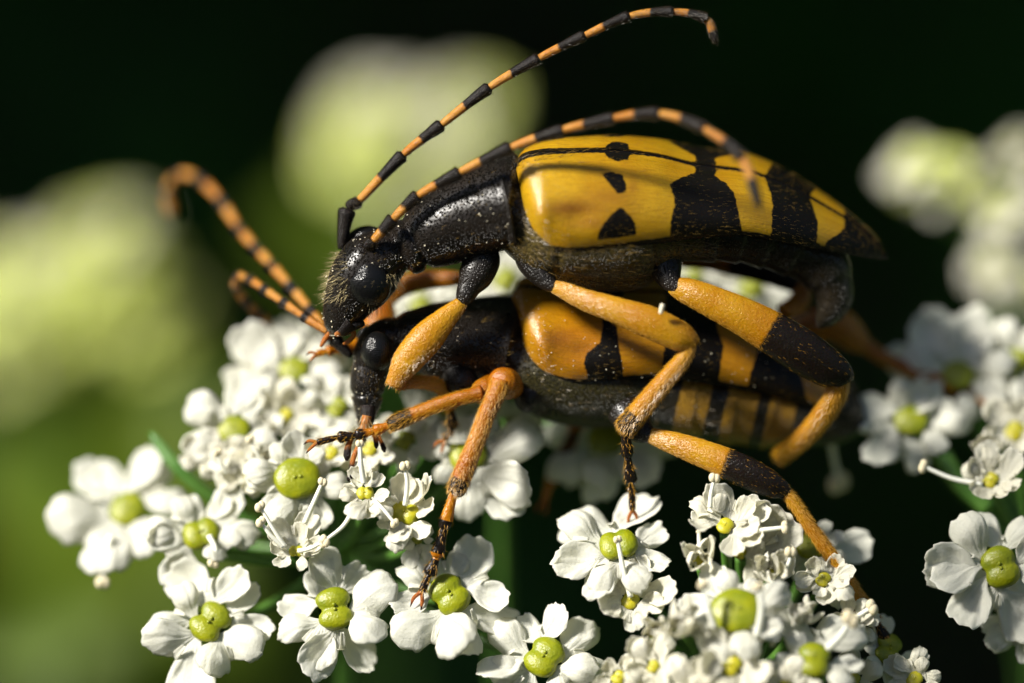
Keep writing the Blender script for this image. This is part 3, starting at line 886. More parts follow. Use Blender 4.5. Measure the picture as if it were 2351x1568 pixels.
lb_st = [(x, mg, 0.95*h, wd) for x, mg, h, wd in lb_st]
def lb_extra(x, arc, marc):
    return np.maximum(5 - arc, np.interp(x, [1200, 1300, 1500, 2030], [3, 6, 14, 14]) - marc)
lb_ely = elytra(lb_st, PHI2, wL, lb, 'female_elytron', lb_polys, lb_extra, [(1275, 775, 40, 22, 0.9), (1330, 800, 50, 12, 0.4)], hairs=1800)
pollen(lb, [lb_ely[0][1]], 200, 0.8, 1.8)
eye(lb, 866, 806, -2, 38, 46, 36, 5)
eye(lb, 850, 780, -135, 34, 36, 30, 5)
antenna(lb, [(806, 818, -45), (765, 775, -35), (752, 762, -32), (695, 725, -60), (648, 692, -100), (604, 662, -150), (572, 641, -200), (547, 636, -240), (544, 660, -270), (568, 696, -310), (598, 724, -340), (620, 750, -370)], 11.5, 12, first_dark=1, yel=0.66, hairs=110)
antenna(lb, [(812, 812, -120), (770, 785, -140), (752, 766, -150), (708, 706, -210), (662, 652, -270), (622, 606, -330), (584, 565, -390), (546, 520, -450), (503, 456, -520), (450, 408, -580), (405, 405, -630), (388, 445, -670), (397, 506, -700)], 12.5, 13.5, first_dark=2, yel=0.62, hairs=30)
# snout and mouth parts
tube_obj('mandible', [(846, 932, -10, 19), (844, 960, -8, 17), (836, 985, -8, 11), (828, 1002, -10, 4)], 'palp_cuticle', lb, dark=lambda q: (0.7-q)*60)
for c in ([(830, 985, 0, 6), (812, 1000, 6, 5), (801, 1020, 10, 7), (797, 1045, 12, 9), (796, 1058, 12, 3)],
          [(838, 990, 5, 6), (825, 1020, 12, 6), (812, 1050, 14, 6), (806, 1078, 14, 6), (802, 1100, 14, 7), (801, 1106, 14, 3)],
          [(850, 985, -5, 5), (860, 1003, -5, 5), (864, 1022, -5, 6), (864, 1030, -5, 2)],
          [(856, 975, -12, 5), (872, 1008, -12, 5), (881, 1030, -12, 6), (883, 1039, -12, 2)]):
    tube_obj('palp', c, 'palp_cuticle', lb, n=26, mm=12, dark=lambda q: (q-0.66)*60)
tongue = tube('' or [(843, 955, 0, 12), (836, 985, 2, 10), (828, 1010, 4, 7), (822, 1026, 4, 2)], 30, 14)
to = mobj('tongue', W(tongue.flat()), tongue.faces(), 'palp_cuticle', lb, attrs={'dark': np.full(30*14, -30.0)}, uv=tongue.uv())
hair_obj([tongue], 200, 22, 0.9, to, lift=0.3)
# front left leg: knee by the flowers, foot reaching past the mouth
leg(lb, [(1040, 850, -60, 30), (1060, 875, -45, 38), (1085, 890, -40, 26)],
    [(1135, 880, -70, 22), (1125, 890, -20, 30), (1112, 898, 15, 30), (1098, 904, 34, 22)],
    [(1105, 903, 40, 20), (1080, 908, 44, 16), (1020, 925, 44, 16), (960, 948, 40, 17), (910, 970, 34, 19), (894, 978, 30, 15)],
    [(898, 975, 28), (858, 990, 24), (815, 1000, 20), (775, 1004, 18), (728, 1016, 18)], 'amber_leg', hair=420,
    tdark=lambda q: (q-0.74)*160, tarsdark=lambda q: (q-0.35)*100, tr=12, fflat=1.0)
# middle left leg
leg(lb, [(1225, 880, -100, 40), (1210, 905, -80, 44), (1190, 900, -70, 26)],
    [(1182, 892, -70, 20), (1172, 887, -10, 28), (1160, 881, 35, 37), (1152, 877, 60, 34), (1148, 875, 74, 22)],
    [(1150, 872, 70, 20), (1143, 895, 72, 22), (1120, 945, 70, 20), (1095, 1010, 64, 20), (1070, 1070, 56, 22), (1046, 1125, 48, 23), (1040, 1133, 46, 15)],
    [(1043, 1128, 46), (1018, 1215, 40), (1002, 1280, 34), (985, 1320, 30), (968, 1358, 28)], 'amber_leg', hair=560,
    tdark=lambda q: (q-0.86)*260, tarsdark=lambda q: np.where(q < 0.2, -10.0, np.where((q > 0.46) & (q < 0.53), -10.0, 12.0)), tr=14, fflat=1.0)
# hind left leg
leg(lb, [(1430, 940, -40, 40), (1455, 972, -15, 40), (1485, 996, 8, 24), (1505, 1003, 16, 14)],
    [(1470, 992, 10, 12), (1495, 1000, 16, 18), (1560, 1022, 26, 27), (1640, 1052, 34, 33), (1710, 1083, 36, 37), (1770, 1113, 34, 31), (1800, 1130, 30, 20), (1806, 1138, 30, 15)],
    [(1802, 1126, 28, 13), (1820, 1150, 26, 14.5), (1865, 1215, 18, 15), (1925, 1300, 4, 16), (1985, 1390, -10, 16), (2010, 1425, -16, 15)],
    [(2010, 1425, -16), (2035, 1470, -24), (2050, 1520, -34), (2070, 1580, -44)], 'yellow_leg', hair=640,
    fdark=lambda q: (q-0.56)*300, tdark=lambda q: (q-0.85)*150, tarsdark=lambda q: np.full(len(q), 14.0))
# far legs, out of focus
leg(lb, None, [(1340, 930, -330, 16), (1330, 965, -330, 18), (1318, 990, -330, 16)],
    [(1322, 985, -330, 14), (1305, 1025, -330, 16), (1272, 1080, -325, 15)],
    [(1272, 1080, -325), (1262, 1110, -322), (1250, 1150, -320)], 'amber_leg', hair=60, fdark=lambda q: np.full(len(q), -5.0), tdark=lambda q: np.full(len(q), 2.0))
leg(lb, None, [(1800, 770, -330, 20), (1860, 750, -340, 34), (1920, 745, -350, 42), (1960, 775, -360, 34), (1985, 795, -365, 20)],
    [(1980, 790, -365, 18), (2030, 822, -365, 17), (2100, 855, -360, 18), (2180, 885, -355, 18), (2235, 905, -350, 17)],
    [(2235, 905, -350), (2270, 925, -345), (2300, 950, -340)], 'amber_leg', hair=60, tdark=lambda q: (q-0.85)*150)

# a loose stamen caught on the upper beetle's middle knee
sg = tube([(1517, 720, 135, 5), (1519, 708, 137, 5.5), (1522, 698, 138, 5)], 10, 8, 1.0)
sgo = mobj('pollen_grain', W(sg.flat()), sg.faces(), 'pollen')
tag(sgo, 'tiny cream stamen fragment stuck on the upper beetle\'s knee', 'stamen')

# ------------------------------------------------------------------ flowers
def petal_mesh(seed, curl=0.0, young=False):
    """two-lobed heart-shaped petal, base at the origin, pointing along +x, about 1 long, +z is its face"""
    r = np.random.default_rng(seed)
    nr, na = 19, 47
    be = math.radians(r.uniform(22, 29))
    lob = []
    for s in (-1, 1):
        rho = r.uniform(0.31, 0.40); d = r.uniform(0.56, 0.66)
        lob.append((s*be, d, rho))
    big = r.integers(2); k = r.uniform(0.72, 1.0)
    be_, d_, rho_ = lob[big]; lob[big] = (be_*1.08, d_*(0.55+0.45*k), rho_*k)
    amax = [abs(l[0]) + math.asin(min(0.98, l[2]/l[1]))*0.97 for l in lob]
    A = np.linspace(-amax[0], amax[1], na)
    R = np.zeros(na)
    for (bb, d, rho) in lob:
        q = rho**2 - (d*np.sin(A-bb))**2
        R = np.maximum(R, np.where(q > 0, d*np.cos(A-bb) + np.sqrt(np.maximum(q, 0)), 0))
    R = np.maximum(R, 0.40)
    nw_ = r.uniform(0.09, 0.17); nd_ = r.uniform(0.28, 0.50)
    R = R * (1 - nd_*np.exp(-(np.abs(A)/nw_)**1.5))
    R *= 1 + 0.018*np.sin(A*13 + r.uniform(0, 6)) + 0.014*np.sin(A*29 + r.uniform(0, 6)) + 0.011*r.normal(size=na)
    bowl = [r.choice([-1, 1, 1])*r.uniform(0.22, 0.50) for _ in range(2)]
    hinge = r.uniform(-0.10, 0.45)
    arch = r.uniform(-0.05, 0.30)
    V = np.zeros((nr, na, 3)); ph = r.uniform(0, 6, 6)
    for i in range(nr):
        f = i/(nr-1); rr = R*f
        sq = 0.30 + 0.70*min(1, f*1.6)
        x = rr*np.cos(A*sq); y = rr*np.sin(A*sq)
        z = np.zeros(na)
        for (bb, d, rho), bw in zip(lob, bowl):
            cx, cy = d*math.cos(bb), d*math.sin(bb)
            q = np.hypot(x-cx, y-cy)/rho
            z += np.where(np.sign(y) == np.sign(cy), bw*rho*(np.minimum(q, 1.0)**2 - 1.0), 0)*np.clip(np.abs(y)/0.16, 0, 1)
        z += hinge*np.abs(y) - 0.06*np.exp(-(y/0.06)**2)*f
        z += -arch*(x-0.45)**2 + arch*0.2
        z += 0.026*f*(np.sin(8*x + ph[0] + 5*y) + 0.7*np.sin(12*y + ph[1]) + 0.5*np.sin(17*x - 9*y + ph[2]))
        z += 0.010*f*np.sin(A*24 + ph[4]) + 0.007*f*np.sin(A*41 + ph[5] + 3*f)
        z += -0.09*max(0, f-0.8)/0.2*(0.6 + 0.4*np.sin(5*A + ph[3]))
        if curl:
            an = curl*f*2.0
            x, z = x*math.cos(an*0.5) - 0.15*curl*f*f, z + rr*math.sin(an*0.5)
        V[i] = np.stack([x, y, z], 1)
    # inflexed tip: a narrow strap from the notch curling back over the petal
    nt_, nw = 9, 5
    j0 = int(np.argmin(np.abs(A)))
    tipb = V[-1, j0].copy(); dirb = norm(V[-1, j0]-V[-5, j0])
    T = np.zeros((nt_, nw, 3))
    for i in range(nt_):
        f = i/(nt_-1); an = min(1, f*1.8)*math.radians(190)
        c = tipb + dirb*0.05*math.sin(an) + np.array([0, 0, 1])*0.06*(1-math.cos(an)) - dirb*0.34*max(0, f-0.4)
        for j in range(nw):
            v = j/(nw-1)-0.5
            T[i, j] = c + np.array([0, 1, 0])*v*0.13*(1-0.7*f) + np.array([0, 0, 1])*abs(v)*0.05
    vs, fs, uvs = [], [], []
    for G in (V, T):
        a, b = G.shape[:2]
        Lf = Loft(G, closed=False); Nn = Lf.N
        if Nn[a//2, b//2, 2] < 0: Nn = -Nn
        k0 = len(vs); top = G.reshape(-1, 3); bot = (G - Nn*0.006).reshape(-1, 3); k = a*b
        vs += list(top) + list(bot); uvs += [Lf.uv(), Lf.uv()]
        f = grid_faces(a, b, False)
        fs += [tuple(k0+q for q in x) for x in f] + [tuple(k0+k+q for q in x[::-1]) for x in f]
        edge = [i*b for i in range(a)] + [(a-1)*b + j for j in range(1, b)] + [i*b + b-1 for i in range(a-2, -1, -1)] + [j for j in range(b-2, 0, -1)]
        for e1, e2 in zip(edge, edge[1:]+edge[:1]):
            fs.append((k0+e1, k0+e2, k0+k+e2, k0+k+e1))
    return make_mesh('petal', np.array(vs), fs, 'young_petal' if young else 'petal', uv=np.vstack(uvs))
PETALS = [petal_mesh(100+i) for i in range(16)]
CURLED = [petal_mesh(200+i, curl=RNG.uniform(0.6, 1.0), young=True) for i in range(7)]
SMALL = [petal_mesh(300+i, curl=RNG.uniform(0.15, 0.45), young=True) for i in range(7)]

def stylo_mesh(sep, sq, mat, seed):
    """double-domed green nectar disc with two style stubs, radius about 1"""
    r = np.random.default_rng(seed)
    n, mm = 20, 34
    th = np.linspace(0.02, math.pi*0.62, n); ph = np.linspace(0, 2*math.pi, mm, endpoint=False)
    V = np.zeros((n, mm, 3))
    cs = [np.array([sep, 0, 0]), np.array([-sep, 0, 0])]
    def inside(P):
        d = [np.linalg.norm((P-c)/np.array([1-sep*0.7, 0.92, 0.45*sq]), axis=-1)-1 for c in cs]
        k = 0.16
        h = np.clip(0.5+0.5*(d[1]-d[0])/k, 0, 1)
        return d[1]*(1-h)+d[0]*h - k*h*(1-h)
    for i in range(n):
        D = np.stack([math.sin(th[i])*np.cos(ph), math.sin(th[i])*np.sin(ph), np.full(mm, math.cos(th[i]))], 1)
        lo, hi = np.zeros(mm), np.full(mm, 3.0)
        for _ in range(22):
            md = (lo+hi)/2; s = inside(D*md[:, None]) < 0
            lo = np.where(s, md, lo); hi = np.where(s, hi, md)
        V[i] = D*lo[:, None]*(1+0.02*np.sin(5*ph + r.uniform(0, 6)))[:, None]
    vs = list(V.reshape(-1, 3)); fs = grid_faces(n, mm, True); fs.append(tuple(range(mm)))
    # calyx cup below
    for z, rr in ((-0.55, 0.85), (-0.95, 0.5), (-1.3, 0.22)):
        pass
    # style stubs
    for s in (-1, 1):
        B = blob(np.array([s*0.13, 0, 0.39*sq]), 0.11, 0.10, 0.13, n=8, mm=10)
        k = len(vs); vs += list(B.flat()); fs += [tuple(k+q for q in f) for f in B.faces()]
    # calyx
    k = len(vs); prof = [(0.86, -0.25), (0.72, -0.6), (0.45, -1.0), (0.24, -1.4)]
    for rr, z in prof:
        vs += [np.array([rr*math.cos(a), rr*math.sin(a), z]) for a in np.linspace(0, 2*math.pi, 16, endpoint=False)]
    cf = [tuple(k+q for q in f) for f in grid_faces(4, 16, True)]
    fm = [0]*len(fs) + [1]*len(cf)
    return make_mesh('nectar_disc', np.array(vs), fs+cf, [mat, 'stem_green'], fmat=fm)
STYLO = [stylo_mesh(0.42, 1.0, 'stylopodium', 1), stylo_mesh(0.50, 0.9, 'stylopodium', 2), stylo_mesh(0.16, 0.75, 'stylopodium', 3)]
YSTYLO = [stylo_mesh(0.35, 0.9, 'young_stylopodium', 4), stylo_mesh(0.45, 1.0, 'young_stylopodium', 5)]

def frame(n, x):
    n = norm(n); x = norm(x - n*np.dot(x, n)); y = np.cross(n, x)
    return np.stack([x, y, n], 1)

def flower(parent, x, y, w, rg, tips, n=(-0.06, 0.40, 0.91), ang=60, kind='open', sty=None, wid=1.06):
    """one flower: disc at (x,y,w); every petal reaches for its tip position on the flower's own plane"""
    n = norm(np.array(n, float)); c = p(x, y, w)
    depth_k = (DIST - w*U)/DIST
    s = U*depth_k
    F = frame(n, np.array([math.cos(math.radians(ang)), math.sin(math.radians(ang)), 0.0]))
    M = np.eye(4); M[:3, :3] = RCAM @ F * (rg*s*0.93*RNG.uniform(0.93, 1.07)); M[:3, 3] = W(c)
    young = kind != 'open'
    pool = YSTYLO if young else STYLO
    fo = bpy.data.objects.new('flower', pool[sty if sty is not None else RNG.integers(2)])
    link(fo, parent, M)
    for tp in tips:
        tx, ty = tp[0], tp[1]; wk = (tp[2] if len(tp) > 2 else 1.0)*wid
        d = np.array([tx-x, -(ty-y), 0.0])
        d[2] = -(n[0]*d[0]+n[1]*d[1])/max(n[2], 0.55)
        L = np.linalg.norm(d); d = d/L
        tilt = {'open': RNG.uniform(-0.22, 0.26), 'small': RNG.uniform(0.0, 0.35), 'bud': RNG.uniform(0.35, 0.8)}[kind]
        zz = n*math.cos(tilt) - d*math.sin(tilt); xx = d*math.cos(tilt) + n*math.sin(tilt)
        roll = RNG.normal()*0.24
        yy = np.cross(zz, xx); zz2 = zz*math.cos(roll)+yy*math.sin(roll); yy = np.cross(zz2, xx)
        A = np.stack([xx, yy, zz2], 1)
        basep = c + d*rg*0.45 - n*rg*0.25
        pl = (L - rg*0.35)
        PM = np.eye(4); PM[:3, :3] = RCAM @ (A * np.array([pl*1.02, pl*wk*1.0, pl*0.95])) * s; PM[:3, 3] = W(basep)
        me = (PETALS if kind == 'open' else SMALL if kind == 'small' else CURLED)
        po = bpy.data.objects.new('petal', me[RNG.integers(len(me))])
        link(po, fo, PM)
    fo['_c'] = [float(v) for v in c]; fo['_n'] = [float(v) for v in n]; fo['_r'] = float(rg)
    return fo

def stamen(fl, pts, r=4.2, ra=11, bean=True):
    """pts photo-space (x,y,w) from the flower to the anther; filament and anther hang on the flower"""
    L = tube([(*q, r*(1.15-0.4*i/(len(pts)-1))) for i, q in enumerate(pts)], 22, 8, 1.0)
    mobj('filament', W(L.flat()), L.faces(), 'filament', fl)
    e = p(*pts[-1]); vs, fs = [], []
    d = norm(e - p(*pts[-2])); sd_ = norm(np.cross(d, [0.3, 0.4, 0.9]))
    for s in (-1, 1):
        B = blob(e + sd_*s*ra*0.42 + d*ra*0.2, ra*0.72, ra*0.95, ra*0.75, n=9, mm=12)
        k = len(vs); vs += list(B.flat()); fs += [tuple(k+q for q in f) for f in B.faces()]
    mobj('anther', W(np.array(vs)), fs, 'anther', fl)

def pedicels(umb, flowers, hub, r=12.5):
    h = np.array([hub[0], -hub[1], hub[2]], float)
    for fo in flowers:
        c = np.array(fo['_c']); n = np.array(fo['_n']); rg = fo['_r']
        a = c - n*rg*1.1; b = c - n*(rg*1.1+90); 
        b = b*0.55 + (a*0.55 + h*0.45)*0.45
        mid = (b + h)/2 + np.array([0, -15, -25])
        pts = [(*(q*np.array([1, -1, 1])), rr) for q, rr in ((a, r*1.1), (b, r*0.95), (mid, r), (h, r*1.15))]
        tube_obj('pedicel', pts, 'stem_green', umb, n=24, mm=10, flat=1.0)
        del fo['_c']; del fo['_n']; del fo['_r']

def main_stem(umb, hub, root, r=16):
    hw = W(p(*hub)); rw = np.array(root, float)
    k = []
    n, mm = 40, 12
    t = np.linspace(0, 1, n)[:, None]
    d0 = RCAM @ np.array([0.0, -0.8, -0.6])
    c1 = hw + d0*4; c2 = rw + np.array([0, 0, 25.0])
    C = (1-t)**3*hw + 3*(1-t)**2*t*c1 + 3*(1-t)*t**2*c2 + t**3*rw
    T = norm(np.gradient(C, axis=0)); V = np.zeros((n, mm, 3))
    n0 = norm(np.cross(T[0], [1, 0.2, 0.1]))
    for i in range(n):
        n0 = norm(n0 - T[i]*np.dot(n0, T[i])); b0 = np.cross(T[i], n0)
        rr = (r*(1+1.5*t[i, 0]))*U
        a = np.linspace(0, 2*np.pi, mm, endpoint=False)
        V[i] = C[i] + np.outer(np.cos(a), n0)*rr + np.outer(np.sin(a), b0)*rr
    L = Loft(V)
    mobj('stem', L.flat(), L.faces(), 'stem_green', umb)

def auto_tips(x, y, r, k=5, start=None):
    a0 = RNG.uniform(0, 360) if start is None else start
    return [(x + r*RNG.uniform(0.85, 1.12)*math.cos(math.radians(a0+i*360/k+RNG.uniform(-9, 9))),
             y + r*0.92*RNG.uniform(0.85, 1.12)*math.sin(math.radians(a0+i*360/k+RNG.uniform(-9, 9)))) for i in range(k)]

# --- umbellet under the beetles' heads
HUB1 = (790, 1262, -260)
u1 = empty('flower_umbel', W(p(*HUB1)))
tag(u1, 'white umbel of five-petalled flowers with green discs under the beetles\' heads', 'flower umbel', 'white umbels carrying the beetles')
fl = []
def add(*a, **k):
    f = flower(u, *a, **k); fl.append(f); return f
u = u1
add(292, 1168, -300, 42, [(140, 1120, 1.1), (280, 1030, 1.1), (415, 1095), (150, 1285, 1.1), (300, 1310)], ang=50, sty=2)
stamen(fl[-1], [(255, 1230, -220), (240, 1290, -205), (236, 1335, -200)], 8, 15)
f2 = add(462, 1225, -110, 42, [(350, 1165), (468, 1120), (585, 1170, 1.1), (340, 1300), (545, 1275)], ang=20, sty=0)
stamen(f2, [(480, 1230, -80), (495, 1265, -65), (490, 1290, -60)], 6, 12)
add(483, 1428, -30, 47, [(485, 1272, 1.15), (618, 1392), (352, 1385, 1.1), (345, 1545, 1.1), (560, 1545)], ang=52, sty=1, n=(0.0, 0.35, 0.93))
add(768, 1397, 15, 47, [(660, 1330), (800, 1262, 1.0), (920, 1415, 1.1), (668, 1500), (795, 1550, 1.1)], ang=100, sty=1, n=(0, 0.3, 0.95))
add(1032, 1365, 10, 51, [(1165, 1295, 1.2), (895, 1340), (1010, 1250), (975, 1525), (1150, 1480, 1.1)], ang=125, sty=0, n=(0, 0.3, 0.95))
add(1250, 1508, 40, 47, [(1090, 1490), (1235, 1392), (1400, 1475), (1340, 1590), (1130, 1610)], ang=60, sty=0)
add(683, 1098, -50, 53, [(585, 1030), (715, 1000), (570, 1140), (690, 1225), (790, 1165)], ang=10, sty=2, n=(0.05, 0.25, 0.97))
add(537, 985, -190, 38, [(485, 870, 1.1), (420, 985), (625, 925), (460, 1065), (605, 1060)], ang=0, sty=2)
add(675, 848, -300, 37, [(585, 755), (735, 735), (505, 845), (620, 925), (775, 885)], ang=0, sty=2)
f10 = add(930, 1178, 10, 29, [(865, 1105), (1015, 1135), (955, 1270), (880, 1245), (985, 1085)], ang=-20, kind='small', sty=1)
stamen(f10, [(930, 1160, 30), (935, 1110, 45), (930, 1072, 52)], 5.5, 12)
f11 = add(838, 1132, 30, 19, [(785, 1090), (865, 1065), (895, 1180), (855, 1215), (790, 1175)], ang=0, kind='small')
stamen(f11, [(815, 1160, 55), (790, 1205, 66), (748, 1240, 70)], 5, 12)
stamen(f11, [(860, 1150, 55), (885, 1175, 66), (905, 1200, 70)], 5, 10)
stamen(f11, [(836, 1110, 45), (828, 1060, 60), (826, 1020, 62)], 6, 9)
f12 = add(680, 1265, 15, 17, [(615, 1290), (660, 1175), (725, 1295), (635, 1230), (745, 1215)], ang=0, kind='small')
stamen(f12, [(685, 1265, 40), (715, 1258, 55), (738, 1246, 60)], 5, 11)
stamen(f12, [(655, 1255, 40), (628, 1215, 50), (598, 1165, 54)], 5, 12)
stamen(f12, [(650, 1255, 40), (618, 1225, 50), (600, 1200, 54)], 5, 12)
stamen(f12, [(700, 1200, 20), (722, 1150, 40), (740, 1108, 48)], 6, 10)
add(1075, 1045, -120, 42, [(1240, 1085, 1.15), (1155, 1185, 1.1), (985, 1065), (1050, 955), (1165, 985)], ang=20, sty=0)
add(930, 1010, -150, 24, auto_tips(930, 1010, 88), kind='open')
add(775, 935, -220, 24, auto_tips(775, 935, 92), kind='open')
add(580, 1088, -130, 20, auto_tips(575, 1085, 84), kind='small')
add(470, 1040, -190, 18, auto_tips(470, 1045, 70), kind='small')
add(655, 955, -230, 20, auto_tips(655, 955, 86), kind='small')
add(1020, 935, -220, 24, auto_tips(1020, 935, 95), kind='open')
add(850, 1030, -110, 18, auto_tips(850, 1035, 74), kind='small')
add(760, 1040, -120, 18, auto_tips(760, 1040, 72), kind='small')
add(610, 845, -340, 24, auto_tips(600, 845, 100), kind='open')
add(1170, 985, -260, 28, auto_tips(1165, 990, 100), kind='open')
add(740, 820, -360, 20, auto_tips(745, 815, 80), kind='small')
add(545, 1050, -150, 16, auto_tips(545, 1050, 62), kind='small')
f = add(620, 1060, -130, 14, auto_tips(620, 1050, 50), kind='bud')
stamen(f, [(600, 1060, -100), (585, 1030, -90), (575, 1010, -88)], 4, 10)
stamen(f, [(520, 1085, -110), (505, 1060, -100), (500, 1040, -98)], 4, 10)
add(960, 1235, -15, 14, [(915, 1255), (1000, 1230), (970, 1300)], kind='open')
pedicels(u1, fl, HUB1)
main_stem(u1, HUB1, (-3.0, 9.0, GROUND_Z))
# narrow bract reaching out to the left
tube_obj('bract', [(760, 1260, -300, 14), (560, 1190, -280, 15), (400, 1065, -250, 15), (365, 1020, -265, 13), (345, 992, -270, 4)], 'stem_green', u1, n=24, mm=10, flat=0.5)
tube_obj('bract', [(790, 1262, -260, 13), (640, 1290, -200, 13), (500, 1275, -170, 11)], 'stem_green', u1, n=24, mm=10)

# --- umbellet behind, seen through the gap between the two beetles
HUB4 = (1150, 860, -700)
u = u4 = empty('flower_umbel', W(p(*HUB4)))
tag(u4, 'blurred white umbel seen through gaps behind the two beetles', 'flower umbel')
fl = []
add(1160, 640, -460, 30, auto_tips(1155, 640, 95), kind='open')
add(965, 700, -440, 28, auto_tips(965, 700, 95), kind='open')
add(1725, 660, -520, 30, auto_tips(1725, 665, 110), kind='open')
add(1590, 640, -520, 26, auto_tips(1590, 640, 80), kind='open')
add(1392, 1008, -330, 46, [(1235, 1030, 1.1), (1310, 1135), (1440, 1150), (1540, 1065), (1395, 915)], ang=0, sty=2)
add(1540, 975, -420, 26, auto_tips(1540, 975, 90), kind='open')
pedicels(u4, fl, HUB4)
main_stem(u4, HUB4, (0.0, 10.0, GROUND_Z))

# --- umbellet in front on the right, below the hind legs
HUB2 = (1690, 1570, -180)
u = u2 = empty('flower_umbel', W(p(*HUB2)))
tag(u2, 'crowded white umbel with cream buds and stamens below the lower beetle\'s hind leg', 'flower umbel', 'white umbels carrying the beetles')
fl = []
f = add(1420, 1250, 25, 45, [(1378, 1115, 1.2), (1262, 1240, 1.1), (1298, 1345, 0.8), (1420, 1360), (1550, 1240)], ang=15, sty=0, n=(-0.05, 0.55, 0.83))
stamen(f, [(1448, 1370, 60), (1430, 1300, 74), (1418, 1240, 78)], 6, 9)
add(1447, 1378, 45, 22, [(1340, 1365), (1405, 1295), (1548, 1300), (1510, 1425), (1420, 1445)], kind='small')
f = add(1665, 1207, 55, 22, [(1565, 1185, 1.1), (1705, 1120, 1.2), (1770, 1195), (1735, 1262), (1600, 1150)], kind='small', sty=0, n=(0.0, 0.5, 0.86))
stamen(f, [(1630, 1165, 66), (1633, 1130, 70), (1640, 1100, 70)], 5, 12)
stamen(f, [(1720, 1220, 80), (1760, 1216, 86), (1800, 1211, 88)], 6, 12)
add(1608, 1290, 60, 16, [(1545, 1240), (1670, 1240), (1555, 1335), (1675, 1320)], kind='bud')
stamen(fl[-1], [(1612, 1280, 70), (1606, 1250, 80), (1604, 1222, 82)], 5, 5)
f = add(1765, 1318, 70, 16, auto_tips(1765, 1315, 70), kind='bud')
stamen(f, [(1800, 1310, 90), (1812, 1290, 96), (1815, 1270, 98)], 5, 13)
f = add(1690, 1402, 190, 58, [(1580, 1325), (1600, 1485), (1820, 1400), (1770, 1495), (1705, 1305)], ang=0, sty=2)
stamen(f, [(1738, 1460, 230), (1748, 1400, 245), (1742, 1350, 248)], 8, 12)
stamen(f, [(1640, 1440, 230), (1625, 1390, 245), (1615, 1345, 248)], 7, 12)
add(1570, 1440, 190, 18, auto_tips(1570, 1440, 90), kind='bud')
add(1678, 1528, 220, 26, auto_tips(1675, 1520, 108), kind='small')
f = add(1868, 1515, 200, 46, [(1880, 1370, 1.15), (1975, 1545), (1800, 1575), (1785, 1475)], ang=80, sty=0, n=(0, 0.6, 0.8))
stamen(f, [(1900, 1490, 210), (1930, 1460, 220), (1952, 1425, 222)], 8, 20)
f = add(1890, 1330, 35, 18, [(1830, 1300), (1900, 1265), (1975, 1345), (1845, 1380), (1945, 1385)], kind='small')
f = add(1960, 1425, 55, 15, [(1910, 1390), (2015, 1395), (1975, 1500), (1995, 1455)], kind='small')
stamen(f, [(1950, 1430, 70), (1975, 1412, 80), (2000, 1396, 84)], 7, 15)
add(2040, 1490, -20, 38, [(1985, 1470), (2020, 1570), (2120, 1555), (1995, 1415)], ang=70, sty=1, n=(0.35, 0.45, 0.82))
add(1862, 1252, -80, 38, [(1745, 1240), (1800, 1310), (1910, 1325), (2000, 1320, 1.2), (1930, 1205)], ang=0, sty=2)
f = add(1500, 1530, 170, 16, auto_tips(1500, 1525, 85), kind='small')
add(1420, 1555, 120, 18, auto_tips(1430, 1560, 70), kind='small')
add(1800, 1585, 210, 22, auto_tips(1800, 1580, 100), kind='small')
add(1590, 1595, 220, 22, auto_tips(1590, 1590, 95), kind='small')
add(1835, 1415, 120, 15, auto_tips(1835, 1420, 70), kind='bud')
add(1700, 1270, -40, 16, auto_tips(1800, 1255, 60), kind='small')
add(2100, 1560, 20, 20, auto_tips(2090, 1560, 70), kind='small')
add(1960, 1560, 60, 18, auto_tips(1960, 1560, 75), kind='small')
add(1500, 1450, 120, 14, auto_tips(1500, 1455, 62), kind='bud')
add(1750, 1460, 150, 14, auto_tips(1755, 1455, 66), kind='bud')
pedicels(u2, fl, HUB2)
main_stem(u2, HUB2, (2.0, 8.0, GROUND_Z))

# --- umbellet at the far right edge
HUB3 = (2380, 1290, -420)
u = u3 = empty('flower_umbel', W(p(*HUB3)))
tag(u3, 'partly shaded white umbel beyond the beetles\' tails, one long stamen sticking out', 'flower umbel', 'white umbels carrying the beetles')
fl = []
add(2297, 1302, 0, 49, [(2140, 1250, 1.1), (2140, 1380, 1.1), (2305, 1165), (2275, 1470), (2420, 1280)], ang=110, sty=0, n=(-0.1, 0.2, 0.97))
f = add(2275, 1103, -90, 18, [(2195, 1105), (2305, 1025), (2365, 1100), (2285, 1170), (2230, 1045)], kind='small')
stamen(f, [(2255, 1112, -80), (2190, 1100, -80), (2122, 1072, -80)], 6, 13)
add(2092, 965, -270, 43, [(1950, 1015), (2060, 1070), (2215, 1010), (2010, 880), (2160, 890)], ang=0, sty=2)
add(2200, 860, -350, 40, [(2075, 745), (2180, 700), (2310, 780), (2035, 885), (2275, 945)], ang=-20, sty=2)
add(2335, 830, -380, 34, auto_tips(2335, 830, 130), kind='open')
add(2330, 990, -230, 24, auto_tips(2330, 990, 95), kind='small')
add(2360, 1420, -60, 30, auto_tips(2360, 1420, 110), kind='open')
add(2260, 1030, -180, 16, auto_tips(2260, 1030, 60), kind='bud')
pedicels(u3, fl, HUB3)
main_stem(u3, HUB3, (4.0, 9.0, GROUND_Z))
tube_obj('bract', [(2150, 1020, -250, 22), (2200, 1100, -240, 24), (2270, 1170, -230, 20)], 'stem_green', u3, n=20, mm=10)
# blurred stamen hanging by the female's abdomen
f = fl[2]
stamen(f, [(1990, 980, -250), (1915, 1000, -330), (1925, 1105, -400)], 9, 24)

